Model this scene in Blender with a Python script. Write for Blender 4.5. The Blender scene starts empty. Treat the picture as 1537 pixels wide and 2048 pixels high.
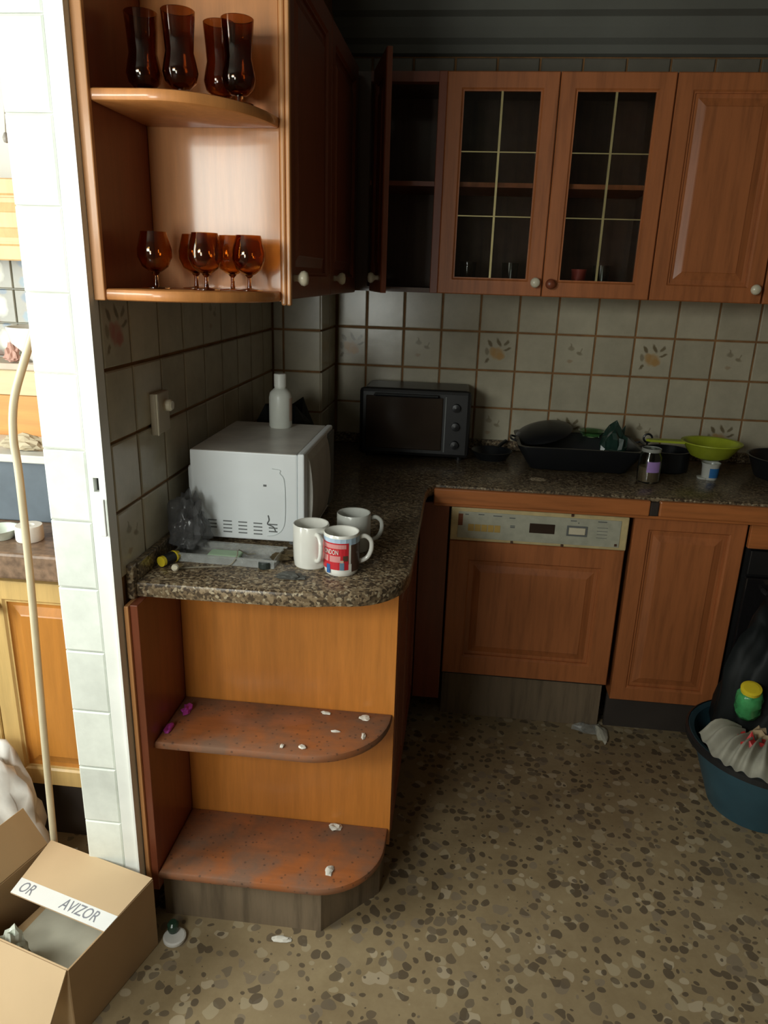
import bpy, bmesh, math, random
from mathutils import Vector, Matrix
random.seed(7)
sc = bpy.context.scene
C = sc.collection
PI = math.pi

# ------------------------------------------------------------------ camera
cam_d = bpy.data.cameras.new('camera'); cam = bpy.data.objects.new('camera', cam_d); C.objects.link(cam)
YAW, PITCH, ROLL = 0.1024, 0.3103, 0.0317
f = Vector((-math.sin(YAW)*math.cos(PITCH), math.cos(YAW)*math.cos(PITCH), -math.sin(PITCH)))
r0 = Vector((math.cos(YAW), math.sin(YAW), 0)); u0 = r0.cross(f)
r = r0*math.cos(ROLL)+u0*math.sin(ROLL); u = -r0*math.sin(ROLL)+u0*math.cos(ROLL)
cam.matrix_world = Matrix(((r.x, u.x, -f.x, 0.7126), (r.y, u.y, -f.y, -3.0032), (r.z, u.z, -f.z, 1.59), (0, 0, 0, 1)))
cam_d.sensor_fit = 'VERTICAL'; cam_d.sensor_height = 24; cam_d.lens = 24*1469.2/2048; cam_d.clip_start = .02
sc.camera = cam
# ------------------------------------------------------------------ world, light, exposure
w = bpy.data.worlds.new('world'); sc.world = w; w.use_nodes = True
bg = w.node_tree.nodes['Background']; bg.inputs[0].default_value = (.75, .87, 1, 1); bg.inputs[1].default_value = 3.0

def area(name, loc, rot, sx, sy, power, col):
    d = bpy.data.lights.new(name, 'AREA'); d.shape = 'RECTANGLE'; d.size = sx; d.size_y = sy; d.energy = power; d.color = col
    o = bpy.data.objects.new(name, d); C.objects.link(o); o.location = loc; o.rotation_euler = rot
# daylight entering by the left window and the two rear windows
area('daylight_side', (-1.53, -2.45, 1.65), (0, -PI/2, 0), 1.35, 1.1, 56, (.97, 1, .92))
area('daylight_rear', (-.67, -3.55, 1.95), (PI/2, 0, 0), .70, .46, 23, (.97, 1, .92))
area('daylight_rear_low', (-.125, -3.55, 1.47), (PI/2, 0, 0), .30, .54, 9, (.97, 1, .92))
vs = sc.view_settings
vs.view_transform = 'Standard'; vs.look = 'None'; vs.exposure = 0.0; vs.gamma = 1; vs.use_curve_mapping = False

# ------------------------------------------------------------------ materials
def nmat(name):
    m = bpy.data.materials.new(name); m.use_nodes = True
    return m, m.node_tree, m.node_tree.nodes['Principled BSDF']
def N(nt, t, **k):
    n = nt.nodes.new(t)
    for a, b in k.items(): setattr(n, a, b)
    return n
def ramp(nt, fac, stops, interp='LINEAR'):
    n = nt.nodes.new('ShaderNodeValToRGB'); n.color_ramp.interpolation = interp
    e = n.color_ramp.elements
    while len(e) < len(stops): e.new(.5)
    for el, (p, c) in zip(e, stops): el.position = p; el.color = (*c, 1) if len(c) == 3 else c
    nt.links.new(fac, n.inputs[0]); return n.outputs[0]
def mix(nt, fac, a, b, mode='MIX'):
    n = N(nt, 'ShaderNodeMix', data_type='RGBA', blend_type=mode)
    for i, v in ((0, fac), (6, a), (7, b)):
        if hasattr(v, 'is_output'): nt.links.new(v, n.inputs[i])
        elif i == 0: n.inputs[0].default_value = v
        else: n.inputs[i].default_value = (*v, 1)
    return n.outputs[2]
def math_(nt, op, a, b=None, c=None):
    n = N(nt, 'ShaderNodeMath', operation=op)
    for i, v in enumerate((a, b, c)):
        if v is None: continue
        if hasattr(v, 'is_output'): nt.links.new(v, n.inputs[i])
        else: n.inputs[i].default_value = v
    return n.outputs[0]
def coords(nt, scale=(1, 1, 1)):
    g = N(nt, 'ShaderNodeNewGeometry'); mp = N(nt, 'ShaderNodeMapping'); mp.inputs['Scale'].default_value = scale
    nt.links.new(g.outputs['Position'], mp.inputs[0]); return mp.outputs[0]
def noise(nt, vec, s, d=3, rough=.5):
    n = N(nt, 'ShaderNodeTexNoise'); n.inputs['Scale'].default_value = s; n.inputs['Detail'].default_value = d; n.inputs['Roughness'].default_value = rough
    nt.links.new(vec, n.inputs['Vector']); return n.outputs['Fac']
def bump(nt, b, h, st=.2, dist=.002):
    n = N(nt, 'ShaderNodeBump'); n.inputs['Strength'].default_value = st; n.inputs['Distance'].default_value = dist
    nt.links.new(h, n.inputs['Height']); nt.links.new(n.outputs[0], b.inputs['Normal'])

def plain(name, col, rough=.5, metal=0, var=.12, vs_=12, coat=0, spec=.5):
    m, nt, b = nmat(name)
    v = coords(nt); n1 = noise(nt, v, vs_, 4)
    c = ramp(nt, n1, [(.3, tuple(x*(1-var) for x in col)), (.7, tuple(min(1, x*(1+var)) for x in col))])
    nt.links.new(c, b.inputs['Base Color'])
    b.inputs['Roughness'].default_value = rough; b.inputs['Metallic'].default_value = metal
    b.inputs['Coat Weight'].default_value = coat; b.inputs['Specular IOR Level'].default_value = spec
    return m
def wood(name, col, axis='z', rough=.35, dark=.72, coat=.3, dirt=None):
    m, nt, b = nmat(name)
    s = {'z': (14, 14, 1.1), 'x': (1.1, 14, 14), 'y': (14, 1.1, 14)}[axis]
    v = coords(nt, s); g = noise(nt, v, 3.2, 7, .62)
    v2 = coords(nt, tuple(k*5 for k in s)); g2 = noise(nt, v2, 4, 3, .6)
    c = ramp(nt, g, [(.32, tuple(x*dark for x in col)), (.5, col), (.72, tuple(min(1, x*1.16) for x in col))])
    c = mix(nt, math_(nt, 'MULTIPLY', g2, .3), c, tuple(x*.6 for x in col))
    if dirt:
        dcol, lo, hi, amt = dirt
        dn = noise(nt, coords(nt), 7, 6, .65)
        dm = ramp(nt, dn, [(lo, (0, 0, 0)), (hi, (1, 1, 1))])
        c = mix(nt, math_(nt, 'MULTIPLY', dm, amt), c, dcol)
        sp = N(nt, 'ShaderNodeTexVoronoi'); sp.inputs['Scale'].default_value = 55; nt.links.new(coords(nt), sp.inputs['Vector'])
        sm = math_(nt, 'LESS_THAN', sp.outputs['Distance'], .17)
        c = mix(nt, math_(nt, 'MULTIPLY', sm, .55), c, (.05, .03, .02))
        nt.links.new(math_(nt, 'MULTIPLY_ADD', dm, .35, rough), b.inputs['Roughness'])
    else: b.inputs['Roughness'].default_value = rough
    nt.links.new(c, b.inputs['Base Color']); b.inputs['Coat Weight'].default_value = coat; b.inputs['Coat Roughness'].default_value = .12
    bump(nt, b, g, .06, .001)
    return m
def glass(name, col, rough=.03, ior=1.45):
    m, nt, b = nmat(name)
    v = coords(nt); n1 = noise(nt, v, 30, 2)
    nt.links.new(ramp(nt, n1, [(.3, tuple(x*.9 for x in col)), (.7, col)]), b.inputs['Base Color'])
    b.inputs['Transmission Weight'].default_value = 1; b.inputs['Roughness'].default_value = rough; b.inputs['IOR'].default_value = ior
    return m

WOOD = wood('orange_wood', (.47, .155, .05), 'z', .45, .72, .08)
WOODX = wood('orange_wood_lengthwise', (.50, .165, .048), 'x')
SHELFWOOD = wood('honey_wood', (.66, .24, .045), 'z', .3, .85, .5)
SHELFUP = wood('honey_wood_glossy', (.62, .25, .07), 'z', .5, .88, .5)
SHELFTOP = wood('dusty_shelf_wood', (.42, .135, .042), 'x', .4, .85, .12, ((.17, .11, .075), .38, .62, .8))
SIDEWOOD = wood('shaded_orange_wood', (.24, .062, .026), 'z', .42, .85, .12)  # the orange cabinet wood, colour darkened for faces in shade
EDGE = wood('light_edge_wood', (.72, .34, .13), 'z', .4, .85, .2)
PINE = wood('pale_pine', (.62, .42, .16), 'z', .45, .85, .2)
PINEP = wood('amber_pine', (.52, .21, .035), 'z', .4, .85, .3)
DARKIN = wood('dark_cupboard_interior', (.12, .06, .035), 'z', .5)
BRASS = plain('worn_brass', (.5, .42, .2), .4, .6)
IVORY = plain('ivory_porcelain', (.72, .66, .5), .25, 0, .05, 12, .4)
WHITEPL = plain('white_enamel', (.84, .88, .90), .35, 0, .04, 6)
WHITETOP = plain('greyer_white_enamel', (.60, .58, .53), .3, 0, .15, 14)  # greyer enamel for the microwave's top faces and door
CREAM = plain('yellowed_plastic', (.62, .5, .26), .45, 0, .15, 30)
GREYPL = plain('grey_plastic_plate', (.45, .45, .36), .45, 0, .1, 40)
ORANGEPL = plain('amber_key', (.5, .33, .09), .5)
BLACK = plain('black_plastic', (.012, .012, .013), .4)
BLACKGL = plain('black_gloss', (.012, .011, .012), .12, 0, .1, 12, .5)
BAG = plain('black_plastic_film', (.006, .008, .008), .6, 0, .12, 12, 0, .25)
DARKMET = plain('dark_enamel', (.009, .010, .012), .35)
STEEL = plain('scratched_steel', (.45, .45, .44), .3, 1)
SMOKE = plain('grey_slot', (.14, .15, .15), .6)
PLASTER = plain('painted_plaster', (.50, .47, .41), .8, 0, .05, 3)
PLASTERW = plain('bright_white_paint', (.8, .8, .76), .7, 0, .03, 3)
PLASTERD = plain('dim_brown_paint', (.16, .13, .10), .85)  # kept dark so the unseen walls bounce little light
PLASTERK = plain('low_bounce_ceiling_paint', (.17, .17, .145), .85, 0, .12, 3)  # colour darkened so the ceiling bounces less light
GROUT = plain('rusty_grout', (.30, .15, .055), .8, 0, .25, 25)
GROUTW = plain('pale_grout', (.72, .72, .66), .8)
ALU = plain('white_lacquered_frame', (.82, .84, .80), .45, 0, .05)
MUGW = plain('white_glaze', (.78, .77, .71), .22, 0, .03, 12, .3)
MUGG = plain('grey_white_glaze', (.55, .56, .52), .25, 0, .03, 12, .3)
RED = plain('red_print', (.52, .02, .03), .35)
PINKP = plain('pink_print', (.62, .26, .25), .4)
BLUE = plain('blue_print', (.03, .12, .34), .4)
BROWNP = plain('brown_print', (.09, .045, .03), .4)
SKYP = plain('pale_blue_print', (.42, .55, .68), .35)
KICK = wood('grey_brown_plinth_laminate', (.21, .155, .10), 'z', .55, .6, 0)
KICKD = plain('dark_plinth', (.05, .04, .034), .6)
CARD = plain('cardboard', (.60, .43, .255), .8, 0, .05, 5)
CARDIN = plain('cardboard_inside', (.40, .26, .13), .85, 0, .08, 5)
CARDSIDE = plain('cardboard_shaded_side', (.42, .27, .14), .85, 0, .07, 5)  # right side of the box, its shade put into a darker cardboard colour
TAPEW = plain('white_printed_tape', (.86, .87, .86), .35, 0, .02)
INK = plain('grey_ink', (.25, .26, .3), .6)
INKD = plain('dark_ink', (.05, .045, .04), .6)
AMBER = glass('amber_glass', (.42, .17, .05))
AMBERL = glass('light_amber_glass', (.78, .42, .13))
PANE = glass('clear_pane', (.75, .75, .72), .02, 1.2)
CLEARG = glass('clear_glass', (.8, .85, .82), .04)
def film(name, col, fac, rough=.2):
    m, nt, b = nmat(name)
    n1 = noise(nt, coords(nt), 25, 4, .6)
    nt.links.new(ramp(nt, n1, [(.3, tuple(x*.8 for x in col)), (.7, col)]), b.inputs['Base Color']); b.inputs['Roughness'].default_value = rough
    tr = N(nt, 'ShaderNodeBsdfTransparent'); mx_ = N(nt, 'ShaderNodeMixShader')
    nt.links.new(math_(nt, 'MULTIPLY_ADD', n1, .5, fac-.25), mx_.inputs[0]); nt.links.new(tr.outputs[0], mx_.inputs[1]); nt.links.new(b.outputs[0], mx_.inputs[2])
    nt.links.new(mx_.outputs[0], nt.nodes['Material Output'].inputs[0]); return m
CLEARPL = film('clear_plastic', (.6, .62, .6), .34)
SMOKYF = film('smoky_film', (.16, .16, .165), .5)
GREENB = glass('green_bottle_plastic', (.10, .55, .18), .15, 1.2)
LIME = plain('lime_plastic', (.40, .47, .03), .4, 0, .12, 20)
PURPLE = plain('lilac_label', (.42, .26, .62), .5)
BUCKET = plain('teal_blue_plastic', (.028, .075, .10), .4, 0, .15, 8)
BAGW = plain('white_plastic_film', (.72, .70, .66), .4, 0, .08, 25)
BAGC = plain('off_white_bag', (.62, .60, .50), .45, 0, .1, 25)
REDW = plain('red_wrapper', (.5, .03, .03), .4)
TAN = plain('tan_cloth', (.42, .30, .17), .9, 0, .2, 40)
MAG = plain('magenta_scrap', (.40, .04, .30), .6)
YEL = plain('yellow_plastic', (.75, .58, .03), .35)
TUBEM = plain('beige_tube', (.62, .55, .38), .45, 0, .12, 9)
SLATE = plain('slate_blue_grey', (.11, .14, .17), .5, 0, .1, 20)
MARBLE = plain('brown_stone_edge', (.20, .13, .085), .4, 0, .35, 60)

def granite(name, k):
    m, nt, b = nmat(name); v = coords(nt)
    vo = N(nt, 'ShaderNodeTexVoronoi'); vo.inputs['Scale'].default_value = 170; nt.links.new(v, vo.inputs['Vector'])
    sep = N(nt, 'ShaderNodeSeparateColor'); nt.links.new(vo.outputs['Color'], sep.inputs[0])
    c = ramp(nt, sep.outputs[0], [(0, (.07*k, .048*k, .03*k)), (.3, (.17*k, .12*k, .07*k)), (.6, (.27*k, .2*k, .12*k)), (.88, (.40*k, .33*k, .22*k))], 'CONSTANT')
    n1 = noise(nt, v, 70, 5, .7)
    c = mix(nt, ramp(nt, n1, [(.5, (0, 0, 0)), (.66, (.7, .7, .7))]), c, (.05, .037, .025))
    nt.links.new(c, b.inputs['Base Color']); b.inputs['Roughness'].default_value = .3
    return m
GRANITE = granite('speckled_brown_granite', 1.0)

def terrazzo():
    m, nt, b = nmat('pebbled_terrazzo'); v = coords(nt)
    dn = N(nt, 'ShaderNodeTexNoise'); dn.inputs['Scale'].default_value = 14; nt.links.new(v, dn.inputs['Vector'])
    va = N(nt, 'ShaderNodeVectorMath', operation='MULTIPLY_ADD'); nt.links.new(dn.outputs['Color'], va.inputs[0]); va.inputs[1].default_value = (.035, .035, 0); nt.links.new(v, va.inputs[2])
    n1 = noise(nt, v, 5, 6, .7); n0 = noise(nt, v, 70, 4, .6)
    c = ramp(nt, n1, [(.3, (.27, .195, .10)), (.7, (.42, .325, .185))])
    c = mix(nt, math_(nt, 'MULTIPLY', n0, .5), c, (.25, .18, .10))
    for sc_, thr, size, cols, lo in ((29, .5, .60, [(0, (.44, .36, .23)), (.5, (.24, .19, .13)), (.8, (.50, .41, .28))], 0), (36, .66, .56, [(0, (.075, .055, .037)), (.5, (.12, .09, .058)), (.8, (.16, .125, .085))], 1)):
        vo = N(nt, 'ShaderNodeTexVoronoi', voronoi_dimensions='2D'); vo.inputs['Scale'].default_value = sc_; vo.inputs['Randomness'].default_value = .9
        nt.links.new(va.outputs[0], vo.inputs['Vector'])
        sp = N(nt, 'ShaderNodeSeparateColor'); nt.links.new(vo.outputs['Color'], sp.inputs[0])
        r_ = math_(nt, 'MULTIPLY', sp.outputs[1], size)
        inside = math_(nt, 'LESS_THAN', vo.outputs['Distance'], r_)
        sel = math_(nt, 'LESS_THAN', sp.outputs[0], thr)
        fac = math_(nt, 'MULTIPLY', math_(nt, 'MULTIPLY', inside, sel), .8)
        c = mix(nt, fac, c, ramp(nt, sp.outputs[2], cols, 'CONSTANT'))
    d = noise(nt, v, 1.3, 5, .7)
    c = mix(nt, ramp(nt, d, [(.45, (0, 0, 0)), (.8, (.45, .45, .45))]), c, (.16, .11, .07))
    nt.links.new(c, b.inputs['Base Color']); b.inputs['Roughness'].default_value = .55
    return m
TERRAZZO = terrazzo()

def tile_mat(name, base, blobs=(), rough=.22):
    m, nt, b = nmat(name)
    oi = N(nt, 'ShaderNodeObjectInfo')
    v = coords(nt); n1 = noise(nt, v, 9, 6, .65)
    c = ramp(nt, n1, [(.3, tuple(x*.8 for x in base)), (.65, base)])
    hv = N(nt, 'ShaderNodeHueSaturation'); nt.links.new(c, hv.inputs['Color'])
    nt.links.new(math_(nt, 'MULTIPLY_ADD', oi.outputs['Random'], .16, .92), hv.inputs['Value']); c = hv.outputs[0]
    if blobs:
        tc = N(nt, 'ShaderNodeTexCoord')
        nn = N(nt, 'ShaderNodeTexNoise'); nn.inputs['Scale'].default_value = 60; nt.links.new(tc.outputs['Object'], nn.inputs['Vector'])
        dv = N(nt, 'ShaderNodeVectorMath', operation='MULTIPLY_ADD'); nt.links.new(nn.outputs['Color'], dv.inputs[0]); dv.inputs[1].default_value = (.012, 0, .012)
        ad = N(nt, 'ShaderNodeVectorMath', operation='ADD'); nt.links.new(tc.outputs['Object'], ad.inputs[0]); ad.inputs[1].default_value = (-.006, 0, -.006)
        nt.links.new(ad.outputs[0], dv.inputs[2])
        for (x, z, rx, rz, ang, col, st) in blobs:
            mp = N(nt, 'ShaderNodeMapping', vector_type='TEXTURE'); mp.inputs['Location'].default_value = (x, 0, z); mp.inputs['Rotation'].default_value = (0, -ang, 0); mp.inputs['Scale'].default_value = (rx, 1, rz)
            nt.links.new(dv.outputs[0], mp.inputs[0])
            mu = N(nt, 'ShaderNodeVectorMath', operation='MULTIPLY'); mu.inputs[1].default_value = (1, 0, 1); nt.links.new(mp.outputs[0], mu.inputs[0])
            ln = N(nt, 'ShaderNodeVectorMath', operation='LENGTH'); nt.links.new(mu.outputs[0], ln.inputs[0])
            f_ = ramp(nt, ln.outputs['Value'], [(.55, (st, st, st)), (1, (0, 0, 0))])
            c = mix(nt, f_, c, col)
    nt.links.new(c, b.inputs['Base Color']); b.inputs['Roughness'].default_value = rough
    n2 = noise(nt, v, 22, 2); bump(nt, b, n2, .12, .002)
    return m
TILEC = (.56, .51, .38)
LEAF = (.16, .12, .06); OR = (.50, .29, .10); PK = (.42, .20, .13)
def flower(pk):
    return [(0, -.008, .032, .030, 0, pk, .75), (.012, -.018, .02, .018, 0, pk, .8), (-.018, .0, .016, .022, .3, pk, .7),
            (-.03, .032, .008, .020, .5, LEAF, .9), (.004, .036, .008, .022, .5, LEAF, .9), (.034, .034, .007, .018, -.7, LEAF, .8),
            (.040, .010, .018, .007, .4, LEAF, .85), (-.038, -.036, .007, .015, -.6, LEAF, .85), (-.040, .0, .010, .018, .1, LEAF, .6)]
SPR = [(-.014, .024, .014, .012, .3, LEAF, .5), (.02, .006, .015, .009, -.5, LEAF, .6), (-.014, -.026, .014, .009, 0, (.35, .2, .1), .5),
       (-.014, .036, .004, .01, .4, LEAF, .5), (.026, .018, .004, .01, -.4, LEAF, .5)]
TILE = tile_mat('cream_glazed_tile', TILEC)
TILESHADE = tile_mat('shade_darkened_tile', (.20, .18, .14), (), .4)  # cream tile with the shade above the cupboards put into its colour
TILEF = tile_mat('cream_tile_orange_flower_print', TILEC, flower(OR))
TILER = tile_mat('cream_tile_red_flower_print', TILEC, flower((.42, .13, .09)))
TILES = tile_mat('cream_tile_sprig_print', TILEC, SPR)
TILEW = tile_mat('white_glazed_tile', (.80, .84, .78), (), .3)
TILEB = tile_mat('patterned_tile', (.30, .29, .23), [(-.03, .03, .03, .02, .4, (.10, .17, .25), .95), (.03, .0, .024, .035, 0, (.7, .72, .62), .8), (.0, -.04, .03, .016, -.3, (.2, .11, .08), .8), (.04, .045, .016, .012, 0, (.11, .17, .24), .9), (-.04, -.03, .018, .02, 0, (.16, .26, .34), .9), (-.02, 0, .02, .03, 0, (.8, .72, .4), .6)])

# ------------------------------------------------------------------ builders
def wloc(o):
    v = Vector((0, 0, 0))
    while o: v += o.location; o = o.parent
    return v
def obj(name, bm, mat, parent=None, label=None, origin=None, smooth=False, recalc=True):
    if recalc: bmesh.ops.recalc_face_normals(bm, faces=bm.faces)
    me = bpy.data.meshes.new(name)
    if origin is None:
        xs = [v.co.x for v in bm.verts]; ys = [v.co.y for v in bm.verts]; zs = [v.co.z for v in bm.verts]
        origin = Vector(((min(xs)+max(xs))/2, (min(ys)+max(ys))/2, min(zs)))
    origin = Vector(origin)
    bmesh.ops.translate(bm, verts=bm.verts, vec=-origin)
    if smooth:
        for fc in bm.faces: fc.smooth = True
    bm.to_mesh(me); bm.free()
    if isinstance(mat, (list, tuple)):
        for m in mat: me.materials.append(m)
    else: me.materials.append(mat)
    o = bpy.data.objects.new(name, me); C.objects.link(o)
    if smooth == 'auto':
        try: me.set_sharp_from_angle(angle=math.radians(38))
        except Exception: pass
    if parent is not None:
        o.parent = parent; o.location = origin - wloc(parent)
    else: o.location = origin
    if label: o['label'] = label
    return o
def thing(name, label, cat, loc=(0, 0, 0), group=None):
    o = bpy.data.objects.new(name, None); C.objects.link(o); o.location = loc; o.empty_display_size = .05
    o['label'] = label; o['category'] = cat
    if group: o['group'] = group
    return o
def tag(o, label, cat, group=None, kind=None):
    o['label'] = label; o['category'] = cat
    if group: o['group'] = group
    if kind: o['kind'] = kind
    return o
def struct(name, bm, mat, label=None, parent=None):
    o = obj(name, bm, mat, parent)
    o['kind'] = 'structure'
    if label: o['label'] = label
    return o
def add_box(bm, x0, x1, y0, y1, z0, z1, bev=0, M=None):
    n = len(bm.verts)
    vs_ = [bm.verts.new(p) for p in ((x0, y0, z0), (x1, y0, z0), (x1, y1, z0), (x0, y1, z0), (x0, y0, z1), (x1, y0, z1), (x1, y1, z1), (x0, y1, z1))]
    fs = [bm.faces.new([vs_[i] for i in q]) for q in ((3, 2, 1, 0), (4, 5, 6, 7), (0, 1, 5, 4), (1, 2, 6, 5), (2, 3, 7, 6), (3, 0, 4, 7))]
    allv = vs_
    if bev:
        ed = list({e for fc in fs for e in fc.edges})
        rr = bmesh.ops.bevel(bm, geom=ed, offset=bev, segments=2, profile=.5, affect='EDGES')
        bm.verts.index_update(); allv = list({v for fc in rr['faces'] for v in fc.verts} | {v for v in bm.verts if v.index >= n})
    if M is not None: bmesh.ops.transform(bm, matrix=M, verts=[v for v in allv if v.is_valid])
    return bm
def B(*a, **k): return add_box(bmesh.new(), *a, **k)
def add_prism(bm, pts, z0, z1, M=None):
    lo = [bm.verts.new((x, y, z0)) for x, y in pts]; hi = [bm.verts.new((x, y, z1)) for x, y in pts]
    bm.faces.new(lo[::-1]); bm.faces.new(hi); n = len(pts)
    for i in range(n): bm.faces.new((lo[i], lo[(i+1) % n], hi[(i+1) % n], hi[i]))
    if M is not None: bmesh.ops.transform(bm, matrix=M, verts=lo+hi)
    return bm
def rounded_slab(pts, z0, z1, b):
    """closed outline with a rounded-over rim (rings inset towards the centroid)"""
    bm = bmesh.new(); n = len(pts)
    def inset(d):
        out = []
        for i in range(n):
            p, a, c = Vector(pts[i]), Vector(pts[i-1]), Vector(pts[(i+1) % n])
            t = ((c-p).normalized() + (p-a).normalized()).normalized(); nn = Vector((-t.y, t.x))
            out.append(p+nn*d)
        return out
    area2 = sum(pts[i][0]*pts[(i+1) % n][1]-pts[(i+1) % n][0]*pts[i][1] for i in range(n))
    s = 1 if area2 > 0 else -1
    rings = []
    for d, z in ((b, z0), (b*.3, z0+b*.3), (0, z0+b), (0, z1-b), (b*.3, z1-b*.3), (b, z1)):
        rings.append([bm.verts.new((p.x, p.y, z)) for p in inset(d*s)])
    for a, c in zip(rings, rings[1:]):
        for i in range(n): bm.faces.new((a[i], a[(i+1) % n], c[(i+1) % n], c[i]))
    bm.faces.new(rings[0][::-1]); bm.faces.new(rings[-1])
    return bm
def add_lathe(bm, prof, cx, cy, cz, seg=28, M=None, a0=0, a1=2*PI):
    full = abs(a1-a0-2*PI) < 1e-6
    rings = []; allv = []
    for (r_, z) in prof:
        if r_ < 1e-6: v = bm.verts.new((cx, cy, cz+z)); rings.append([v]); allv.append(v)
        else:
            k = seg if full else seg+1
            rg = [bm.verts.new((cx+r_*math.cos(a0+(a1-a0)*i/seg), cy+r_*math.sin(a0+(a1-a0)*i/seg), cz+z)) for i in range(k)]
            rings.append(rg); allv += rg
    for a, b in zip(rings, rings[1:]):
        k = max(len(a), len(b)); rng = range(k) if full else range(k-1)
        for i in rng:
            j = (i+1) % k
            if len(a) == 1 and len(b) == 1: continue
            if len(a) == 1: bm.faces.new((a[0], b[j], b[i]))
            elif len(b) == 1: bm.faces.new((a[i], a[j], b[0]))
            else: bm.faces.new((a[i], a[j], b[j], b[i]))
    if M is not None: bmesh.ops.transform(bm, matrix=M, verts=allv)
    return bm
def L(prof, c, seg=28, M=None): return add_lathe(bmesh.new(), prof, *c, seg=seg, M=M)
def add_tube(bm, pts, rad, seg=10, caps=True):
    pts = [Vector(p) for p in pts]; rings = []
    up = Vector((0, 0, 1))
    for i, p in enumerate(pts):
        t = (pts[min(i+1, len(pts)-1)] - pts[max(i-1, 0)]).normalized()
        a = t.cross(up)
        if a.length < .15: a = t.cross(Vector((1, 0, 0)))
        a.normalize(); b = t.cross(a).normalized()
        rr = rad[i] if isinstance(rad, (list, tuple)) else rad
        rings.append([bm.verts.new(p + a*rr*math.cos(2*PI*k/seg) + b*rr*math.sin(2*PI*k/seg)) for k in range(seg)])
    for x, y in zip(rings, rings[1:]):
        # match the ring starts so that the skin does not twist
        best = min(range(seg), key=lambda s: (x[0].co-y[s].co).length)
        y2 = y[best:]+y[:best]
        if (x[1].co-y2[1].co).length > (x[1].co-y2[-1].co).length: y2 = [y2[0]]+y2[:0:-1]
        y[:] = y2
        for k in range(seg): bm.faces.new((x[k], x[(k+1) % seg], y[(k+1) % seg], y[k]))
    if caps: bm.faces.new(rings[0][::-1]); bm.faces.new(rings[-1])
    return bm
def spline(pts, n=8):
    P = [Vector(p) for p in pts]; P = [P[0]*2-P[1]]+P+[P[-1]*2-P[-2]]; out = []
    for i in range(1, len(P)-2):
        for k in range(n):
            t = k/n; a, b, c, d = P[i-1:i+3]
            out.append(.5*((2*b)+(c-a)*t+(2*a-5*b+4*c-d)*t*t+(3*b-a-3*c+d)*t**3))
    out.append(P[-2]); return out
def crumple(cx, cy, z0, rx, ry, rz, seed, amp=.25, flat=True, sub=3, sharp=1.0):
    rnd = random.Random(seed); bm = bmesh.new()
    bmesh.ops.create_icosphere(bm, subdivisions=sub, radius=1)
    ph = [(Vector((rnd.uniform(-1, 1), rnd.uniform(-1, 1), rnd.uniform(-1, 1))).normalized(), rnd.uniform(3, 9), rnd.uniform(0, 6)) for _ in range(7)]
    for v in bm.verts:
        d = v.co.normalized(); s = 1
        for a, k, p in ph: s += amp*.4*(abs(math.sin(d.dot(a)*k+p))*2-1)*sharp
        s += rnd.uniform(-1, 1)*amp*.18
        z = d.z*s
        if flat and z < 0: z *= .25
        v.co = Vector((cx+d.x*rx*s, cy+d.y*ry*s, z*rz))
    m = min(v.co.z for v in bm.verts)
    for v in bm.verts: v.co.z += z0-m
    return bm
def text_bm(s, size, M, ex=.0006, sx=1.0):
    cu = bpy.data.curves.new('t', 'FONT'); cu.body = s; cu.size = size; cu.extrude = ex; cu.align_x = 'CENTER'; cu.align_y = 'CENTER'; cu.resolution_u = 3
    o = bpy.data.objects.new('t', cu); C.objects.link(o)
    dg = bpy.context.evaluated_depsgraph_get(); me = bpy.data.meshes.new_from_object(o.evaluated_get(dg))
    bm = bmesh.new(); bm.from_mesh(me)
    bmesh.ops.scale(bm, vec=(sx, 1, 1), verts=bm.verts)
    if M is not None: bmesh.ops.transform(bm, matrix=M, verts=bm.verts)
    bpy.data.objects.remove(o); bpy.data.curves.remove(cu); bpy.data.meshes.remove(me)
    return bm
def ring_rects(bm, w_, h_, rings, close, M):
    """concentric rectangles (inset, y-depth) in local XZ, front towards -Y"""
    R_ = []
    for ins, d in rings:
        R_.append([bm.verts.new((x, d, z)) for x, z in ((ins, ins), (w_-ins, ins), (w_-ins, h_-ins), (ins, h_-ins))])
    for a, b in zip(R_, R_[1:]):
        for i in range(4): bm.faces.new((a[i], a[(i+1) % 4], b[(i+1) % 4], b[i]))
    if close == 'loop':
        a, b = R_[-1], R_[0]
        for i in range(4): bm.faces.new((a[i], a[(i+1) % 4], b[(i+1) % 4], b[i]))
    else:
        bm.faces.new(R_[0][::-1]); bm.faces.new(R_[-1])
    bmesh.ops.transform(bm, matrix=M, verts=bm.verts)
    return bm
def FM(x, y, z, ang=0):            # placement of a door: local origin is its lower-left front corner, ang turns it about Z
    return Matrix.Translation((x, y, z)) @ Matrix.Rotation(ang, 4, 'Z')
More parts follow.
